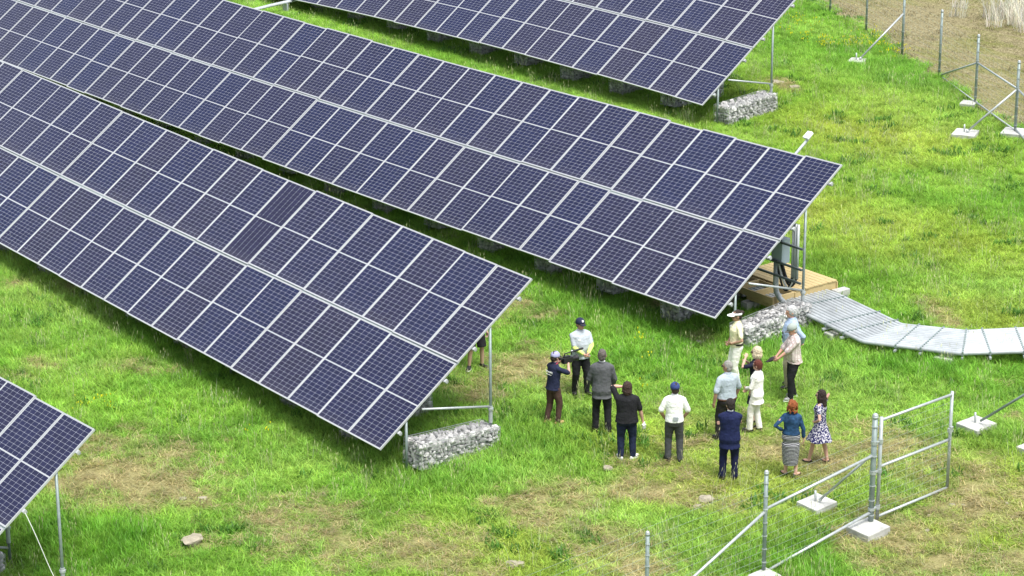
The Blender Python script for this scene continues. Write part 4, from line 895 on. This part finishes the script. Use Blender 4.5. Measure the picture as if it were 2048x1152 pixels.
# white suit
p = Person(3.36, 6.66, 1.47, -118, 'woman with short auburn hair in a white trouser suit, hands clasped', .98, 0, True, skn='pink', lh=(-.03, .25, 1.02), rh=(.04, .24, .98), lp=(-1, -.6, -.4), rp=(1, -.6, -.4), lf=(-.10, .12), rf=(.10, -.05))
jacket(p, fabric('ivory jacket', (.84, .82, .78), .04), .70, .026, .035); p.trousers(fabric('ivory trousers', (.80, .78, .73), .04), .95, r1=.072, r0=.1); p.shoes(leather_b); p.hair(hair_mat('auburn', (.12, .030, .018)), 'short', (.01, .03)); p.glasses()
# grey polo
p = Person(3.26, 5.96, 1.635, -152, 'bald grey haired man in pale grey blue polo shirt and black trousers', 1.22, .05, skn='tan', lh=(-.30, .02, .86), rh=(.27, .10, .88), lp=(-1, -.8, 0), rp=(1, -.8, 0), yaw=28, lf=(-.13, .08), rf=(.12, -.05))
p.shirt(fabric('pale grey blue', (.38, .44, .49), .05), .92, .47, .022, .012); p.trousers(fabric('charcoal', (.03, .028, .03), .2), .98, r1=.066); p.belt(.94, plain('brown belt', (.10, .05, .035), .5)); p.shoes(leather_b); p.hair(hair_mat('silver', (.30, .29, .27)), 'thin'); p.glasses()
# navy suit
p = Person(4.63, 4.82, 1.60, 178, 'man in a dark navy suit with arms folded, nearest the fence', 1.15, .03, skn='pink', lh=(.12, .23, 1.16), rh=(-.12, .25, 1.12), lp=(-1, -.4, -.7), rp=(1, -.4, -.7), lf=(-.13, .02), rf=(.12, 0), lfa=.35, rfa=-.2, yaw=20, nod=8)
jacket(p, fabric('navy suit', (.012, .017, .062), .2), .70, .03, .02, collar=white_cloth, sl=.95); p.trousers(fabric('navy suit trousers', (.010, .013, .045), .2), .95, r0=.106, r1=.07); p.shoes(leather_b); p.hair(hair_mat('black', (.020, .014, .012)), 'short', (.012, .04))
# denim jacket
p = Person(5.35, 5.72, 1.515, 172, 'woman with curly red hair in denim jacket and long striped skirt', 1.08, .0, True, skn='pink', lh=(-.19, .02, 1.04), rh=(.27, .05, .86), lp=(-1, -.7, .0), rp=(1, -.6, 0), lf=(-.10, .04), rf=(.12, -.02), lfa=.7, rfa=-.7, yaw=8)
p.shirt(denim, .98, .90, .022, .006, 'jacket', .070, .046); bm = bmesh.new(); p.loft_t(bm, [(.28, .165, .155, 0, -.01), (.5, .185, .165, 0, -.01), (.75, .20, .165, 0, -.015)]+[t for t in p.torso(.014, .80, 1.0)]); p.add('skirt', bm, skirt_m, .0115, 2, (.006, .12)); p.shoes(leather_b, flat=True); p.hair(hair_mat('curly red', (.26, .075, .022)), 'curly', (.004, .02))
# floral dress
p = Person(5.31, 6.50, 1.47, -118, 'woman with long dark hair in navy and white floral dress, rightmost of the group', 1.0, 0, True, skn='pink', lh=(-.14, .06, 1.02), rh=(.05, -.02, 1.42), lp=(-1, -.9, 0), rp=(1, -.2, .2), lf=(-.08, .20), rf=(.10, -.16), lfa=.1, rfa=-.2, yaw=4)
bm = bmesh.new(); p.loft_t(bm, [(.56, .30, .29, 0, 0), (.68, .255, .245, 0, 0)]+[t for t in p.torso(.016, .90, 1.47)])
for i in (0, 1): p.sleeve(bm, i, .25, .062, .060); ell(bm, p.sh[i], (.064, .060, .055))
o = p.add('dress', bm, dress_m, .0115, 2, (.006, .12))
for v in o.data.vertices:
    if v.co.z < .85: a = math.atan2(v.co.y, v.co.x); w_ = (.85-v.co.z)/.3; v.co.x *= 1+.07*w_*math.sin(7*a); v.co.y *= 1+.07*w_*math.sin(7*a); v.co.z += .02*w_*math.sin(5*a+1)
p.shoes(leather_b, flat=True); p.hair(hair_mat('very dark', (.028, .016, .014)), 'long'); p.glasses()
# person half hidden behind the left row
p = Person(-3.32, 4.66, 1.70, 20, 'person in black shorts and dark trainers, half hidden behind the panel row', 1.05, 0, skn='fair', lf=(-.16, 0), rf=(.15, .02), lfa=.5, rfa=-.5)
p.shirt(black_cloth, .88, .45, .018, .01); p.trousers(black_cloth, .98, .47, r0=.105, name='shorts', fr_knee=.105); p.shoes(leather_b, sole=white_cloth); p.hair(hair_mat('brown', (.07, .045, .03)), 'short')
#@@PART4
# ---------------------------------------------------------------- grass, straw and flowers
def tuft(name, n, rad, h, w, lean, seed, flat=False, head=None, stem=None):
    rg = random.Random(seed); vs = []; fs = []; cv = []
    for _ in range(n):
        a = rg.random()*6.283; rr = rad*math.sqrt(rg.random()); x, y = rr*math.cos(a), rr*math.sin(a)
        d = rg.random()*6.283; hh = h*rg.uniform(.45, 1.15); ln = lean*rg.uniform(.2, 1.2)*hh; ww = w*rg.uniform(.6, 1.2)
        dx, dy = math.cos(d), math.sin(d); px, py = -dy*ww/2, dx*ww/2
        b = rg.uniform(.55, 1.35); tint = (b*rg.uniform(.9, 1.15), b, b*rg.uniform(.8, 1.1), 1)
        i = len(vs)
        if flat: z0 = rg.uniform(.01, .05); hz = z0+rg.uniform(-.01, .06)
        P_ = [(x-px, y-py, 0), (x+px, y+py, 0), (x+dx*ln*.35-px*.8, y+dy*ln*.35-py*.8, hh*.55), (x+dx*ln*.35+px*.8, y+dy*ln*.35+py*.8, hh*.55), (x+dx*ln, y+dy*ln, hh*.95)]
        if flat: P_ = [(x-px, y-py, z0), (x+px, y+py, z0), (x+dx*hh*.5-px, y+dy*hh*.5-py, (z0+hz)/2+.012), (x+dx*hh*.5+px, y+dy*hh*.5+py, (z0+hz)/2+.012), (x+dx*hh, y+dy*hh, hz)]
        vs += P_; fs += [(i, i+1, i+3, i+2), (i+2, i+3, i+4)]; cv += [stem or tint]*5
        if head and rg.random() < head:
            hd = .06 if not stem else .02
            tx, ty, tz = P_[4]; i = len(vs); s_ = w*(1.0 if not stem else 1.6)
            vs += [(tx-s_, ty, tz), (tx, ty-s_, tz+.02), (tx+s_, ty, tz), (tx, ty+s_, tz+.02), (tx, ty, tz+hd), (tx, ty, tz-.03)]
            fs += [(i, i+1, i+4), (i+1, i+2, i+4), (i+2, i+3, i+4), (i+3, i, i+4), (i+1, i, i+5), (i+2, i+1, i+5), (i+3, i+2, i+5), (i, i+3, i+5)]; cv += [(1.5, 1.4, 1.4, 1)]*6
    me = bpy.data.meshes.new(name); me.from_pydata(vs, [], fs); at = me.color_attributes.new('bv', 'FLOAT_COLOR', 'POINT')
    at.data.foreach_set('color', np.array(cv, np.float32).ravel()); me.materials.append(grass_m); return bpy.data.objects.new(name, me)
def scatter(name, protos, P, ang, sc, col, idx, label=None, cat=None):
    pc = bpy.data.collections.new(name+' tufts')
    for i, o in enumerate(protos): o.name = 'tuft_%02d' % i; pc.objects.link(o)
    me = bpy.data.meshes.new(name); me.vertices.add(len(P)); me.vertices.foreach_set('co', P.astype(np.float32).ravel())
    a = me.attributes.new('rot', 'FLOAT_VECTOR', 'POINT'); a.data.foreach_set('vector', ang.astype(np.float32).ravel())
    a = me.attributes.new('sc', 'FLOAT_VECTOR', 'POINT'); a.data.foreach_set('vector', sc.astype(np.float32).ravel())
    a = me.attributes.new('col', 'FLOAT_COLOR', 'POINT'); a.data.foreach_set('color', np.hstack([col, np.ones((len(P), 1))]).astype(np.float32).ravel())
    a = me.attributes.new('idx', 'INT', 'POINT'); a.data.foreach_set('value', idx.astype(np.int32))
    o = link(name, me, grass_m); ng = bpy.data.node_groups.new(name+' scatter', 'GeometryNodeTree')
    ng.interface.new_socket('Geometry', in_out='INPUT', socket_type='NodeSocketGeometry'); ng.interface.new_socket('Geometry', in_out='OUTPUT', socket_type='NodeSocketGeometry')
    gi = ng.nodes.new('NodeGroupInput'); gq = ng.nodes.new('NodeGroupOutput'); ip = ng.nodes.new('GeometryNodeInstanceOnPoints'); ci = ng.nodes.new('GeometryNodeCollectionInfo')
    ci.inputs['Collection'].default_value = pc; ci.inputs['Separate Children'].default_value = True; ci.inputs['Reset Children'].default_value = True
    def na(n, t): q = ng.nodes.new('GeometryNodeInputNamedAttribute'); q.data_type = t; q.inputs['Name'].default_value = n; return q.outputs['Attribute']
    e2r = ng.nodes.new('FunctionNodeEulerToRotation'); ng.links.new(na('rot', 'FLOAT_VECTOR'), e2r.inputs[0])
    ng.links.new(gi.outputs[0], ip.inputs['Points']); ng.links.new(ci.outputs[0], ip.inputs['Instance']); ip.inputs['Pick Instance'].default_value = True
    ng.links.new(na('idx', 'INT'), ip.inputs['Instance Index']); ng.links.new(e2r.outputs[0], ip.inputs['Rotation']); ng.links.new(na('sc', 'FLOAT_VECTOR'), ip.inputs['Scale'])
    ng.links.new(ip.outputs[0], gq.inputs[0]); md = o.modifiers.new('scatter', 'NODES'); md.node_group = ng
    return tag(o, label, cat, None, 'stuff')
rs = np.random.RandomState(5)
camp = np.array([36.5251, -24.0919, 18.4492]); CR = np.array([r2, u2, f])
def inview(x, y, z, m=1.32):
    d = (np.stack([x, y, z], 1)-camp) @ CR.T; k = 4879.6/d[:, 2]
    return (d[:, 2] > 0) & (np.abs(d[:, 0]*k) < 1024*m+60) & (np.abs(d[:, 1]*k) < 576*m+60)
EXC = [(6.65, 5.19, .30), (8.07, 5.10, .34), (8.05, 2.62, .27), (6.28, 9.8, .30), (7.86, 9.82, .32), (-15.3, 27.7, .32), (-7.58, 24.2, .38), (-9.62, 26.5, .25), (-6.73, 25.22, .33)]
def clear(x, y, tight=0.):
    ok = np.ones(len(x), bool)
    for cx, cy, s in EXC: ok &= ~((np.abs(x-cx) < s-.07) & (np.abs(y-cy) < s-.07))
    for xx, yy in ((0, 0), (-.16, 8.64), (-13.2, 19.65), (.54, -9.89)):       # gabions stand every second panel
        k = np.round((xx-.03-x)/(2*W)); ok &= ~((np.abs(x-(xx+.02-k*2*W)) < .27) & (y > yy+.68) & (y < yy+2.66) & (k >= 0))
    return ok
N0 = 320000
x = rs.uniform(-46, 22, N0); y = rs.uniform(-14, 42, N0); z = gz(x, y)
ok = inview(x, y, z) & clear(x, y); fs_ = field_s(x, y); ok &= fs_ < 1.9*(fbm(x, y, .8, 15)-.36)
x, y, z = x[ok], y[ok], z[ok]
dr = dryness(x, y); lu = blob(LUSH, x, y); go_ = np.clip(blob(GOLD, x, y)*(.5+.9*fbm(x, y, 1.2, 61)), 0, 1)
dist = np.hypot(x-36.5, y+24.1)
keep = rs.rand(len(x)) < np.clip(1.05-.9*dr, .22, 1)
x, y, z, dr, lu, go_ = [q[keep] for q in (x, y, z, dr, lu, go_)]; n = len(x)
cl = fbm(x, y, .9, 40, 4); c2 = fbm(x, y, 3.5, 44, 3); rr = rs.rand(n)
G1 = np.array([.140, .315, .035]); G2 = np.array([.265, .460, .068]); G3 = np.array([.350, .510, .125]); GO = np.array([.43, .44, .08]); ST = np.array([.50, .45, .24])
t = np.clip((cl-.25)*1.9, 0, 1)[:, None]; col = G1*(1-t)+G2*t
t = np.clip((c2-.45)*1.6, 0, .7)[:, None]; col = col*(1-t)+G3*t
t = (.55*np.clip(lu, 0, 1))[:, None]; col = col*(1-t)+np.array([.105, .310, .030])*t
t = (.62*go_)[:, None]; col = col*(1-t)+GO*t
t = np.clip(dr*1.2-.15+.25*(rr[:]-.5), 0, .85)[:, None]; col = col*(1-t)+(ST*.75)*t
col *= 1.24*rs.uniform(.78, 1.24, (n, 1))*(.72+.56*fbm(x, y, .45, 88, 3))[:, None]
west = np.clip((-x-1)/8, 0, 1)*(y < 3)
tall = np.clip(.15+1.1*lu+.55*(fbm(x, y, 1.1, 77, 3)-.35)+.35*west, 0, 1.3)*np.clip(1-1.1*dr, .2, 1)*(1-.35*go_)
h = (.38+.85*tall)*rs.uniform(.75, 1.25, n)
near = np.exp(-(((x-3.0)/3.2)**2+((y-5.4)/2.3)**2)); h *= 1-.45*near
idx = rs.randint(0, 4, n)
sp = rs.rand(n); seedy = np.clip(.022+.22*np.clip(fbm(x, y, 1.7, 90, 3)-.60, 0, 1)+.05*west*np.clip(fbm(x, y, 1.2, 93)-.45, 0, 1), 0, 1)*(dr < .5)
m_ = sp < seedy; idx[m_] = rs.randint(4, 6, m_.sum()); col[m_] = np.array([.52, .56, .34])*rs.uniform(.75, 1.2, (m_.sum(), 1)); h[m_] = rs.uniform(.8, 1.35, m_.sum())
m_ = (rs.rand(n) < np.clip(dr*.9, 0, .8)) & (dr > .2); idx[m_] = rs.randint(6, 8, m_.sum()); col[m_] = ST*rs.uniform(.6, 1.2, (m_.sum(), 1)); h[m_] = rs.uniform(.7, 1.2, m_.sum())
m_ = (rs.rand(n) < .28*np.clip(fbm(x, y, .8, 120, 3)-.60, 0, 1)*4) & (dr < .35); idx[m_] = rs.randint(8, 10, m_.sum()); col[m_] = np.array([.11, .26, .045])*rs.uniform(.7, 1.25, (m_.sum(), 1)); h[m_] = rs.uniform(.8, 1.3, m_.sum())
ang = np.stack([rs.normal(0, .10, n), rs.normal(0, .10, n), rs.uniform(0, 6.283, n)], 1)
sc = np.stack([np.full(n, 1.)*rs.uniform(.85, 1.2, n), np.full(n, 1.), h], 1)
PR = [tuft('tuft', 30, .16, .16, .011, 1.3, s) for s in (1, 2)] + [tuft('tuft', 26, .14, .20, .013, 1.0, s) for s in (3, 4)] + [tuft('tuft', 9, .14, .36, .006, .6, s, head=.6) for s in (5, 6)] + [tuft('tuft', 22, .17, .22, .009, 0, s, flat=True) for s in (7, 8)] + [tuft('tuft', 18, .14, .15, .034, 1.1, s) for s in (9, 10)]
scatter('grass', PR, np.stack([x, y, z-.02], 1), ang, sc, col, idx, 'green and straw coloured meadow grass around the panels', 'grass')
# stubble and weeds on the tilled field
n = 70000; T_ = rs.uniform(-30, 40, n); S_ = 14*rs.rand(n)**1.3
x = FA.x+FD.x*T_+FN.x*S_; y = FA.y+FD.y*T_+FN.y*S_; z = gz(x, y); ok = inview(x, y, z); x, y, z, S_ = x[ok], y[ok], z[ok], S_[ok]; n = len(x)
w_ = fbm(x, y, 2.0, 101, 4); keep = rs.rand(n) < np.clip((w_-.30)*1.6, .08, .8); x, y, z, w_ = x[keep], y[keep], z[keep], w_[keep]; n = len(x)
col = np.where((rs.rand(n) < np.clip((w_-.42)*2.2, 0, .7))[:, None], np.array([[.22, .27, .06]]), np.where((rs.rand(n) < .5)[:, None], np.array([[.10, .078, .04]]), np.array([[.50, .45, .28]])))*rs.uniform(.6, 1.25, (n, 1))
PF = [tuft('tuft', 9, .16, .08, .010, .8, 31), tuft('tuft', 9, .18, .18, .009, 0, 32, flat=True)]
scatter('stubble', PF, np.stack([x, y, z+.0], 1), np.stack([np.zeros(n), np.zeros(n), rs.uniform(0, 6.28, n)], 1), np.repeat(rs.uniform(.6, 1.2, (n, 1)), 3, 1), col, rs.randint(0, 2, n), 'straw stubble and sparse weeds on the ploughed field', 'stubble')
# yellow flowers
FL = [(-20.2, 29.9, .7, 12), (-17.5, 28.3, .5, 16), (-16.8, 28.9, .4, 14), (-16.5, 29.6, .6, 14), (-17.1, 30.0, .8, 12), (-15.2, 29.3, .6, 14), (-18.6, 28.6, 1.0, 10), (-7.3, -2.6, .35, 4), (-7.1, -2.3, .3, 3), (-1.7, 8.0, .25, 3), (-4.0, -1.0, 1.0, 2), (1.0, 6.6, 2.2, 2)]
px_, py_ = [], []
for cx, cy, s, k in FL: px_ += list(rs.normal(cx, s*.55, k)); py_ += list(rs.normal(cy, s*.45, k))
x = np.array(px_); y = np.array(py_); z = gz(x, y); n = len(x)
PY = [tuft('tuft', 4, .08, .30, .008, .3, s, head=1., stem=(.2, .42, .5, 1)) for s in (41, 42)]
col = np.tile(np.array([[.62, .62, .02]]), (n, 1))*rs.uniform(.7, 1.1, (n, 1))
scatter('wildflowers', PY, np.stack([x, y, z], 1), np.stack([np.zeros(n), np.zeros(n), rs.uniform(0, 6.28, n)], 1), np.repeat(rs.uniform(.6, 1.2, (n, 1)), 3, 1), col, rs.randint(0, 2, n), 'small yellow wildflowers dotted through the grass', 'flowers')
# pale tall weeds beyond the field, top right corner
n = 700; x = rs.normal(-12.6, 1.6, n); y = rs.normal(37.0, .9, n)+.45*(-12.6-x)*-.4; z = gz(x, y)
PT = [tuft('tuft', 44, .30, .70, .016, .7, s) for s in (51, 52)]
col = np.array([[.74, .74, .66]])*rs.uniform(.6, 1.15, (n, 1))
scatter('dry_weeds', PT, np.stack([x, y, z], 1), np.stack([np.zeros(n), np.zeros(n), rs.uniform(0, 6.28, n)], 1), np.repeat(rs.uniform(.7, 1.3, (n, 1)), 3, 1), col, rs.randint(0, 2, n), 'pale dry weeds in the top right corner beyond the field', 'weeds')
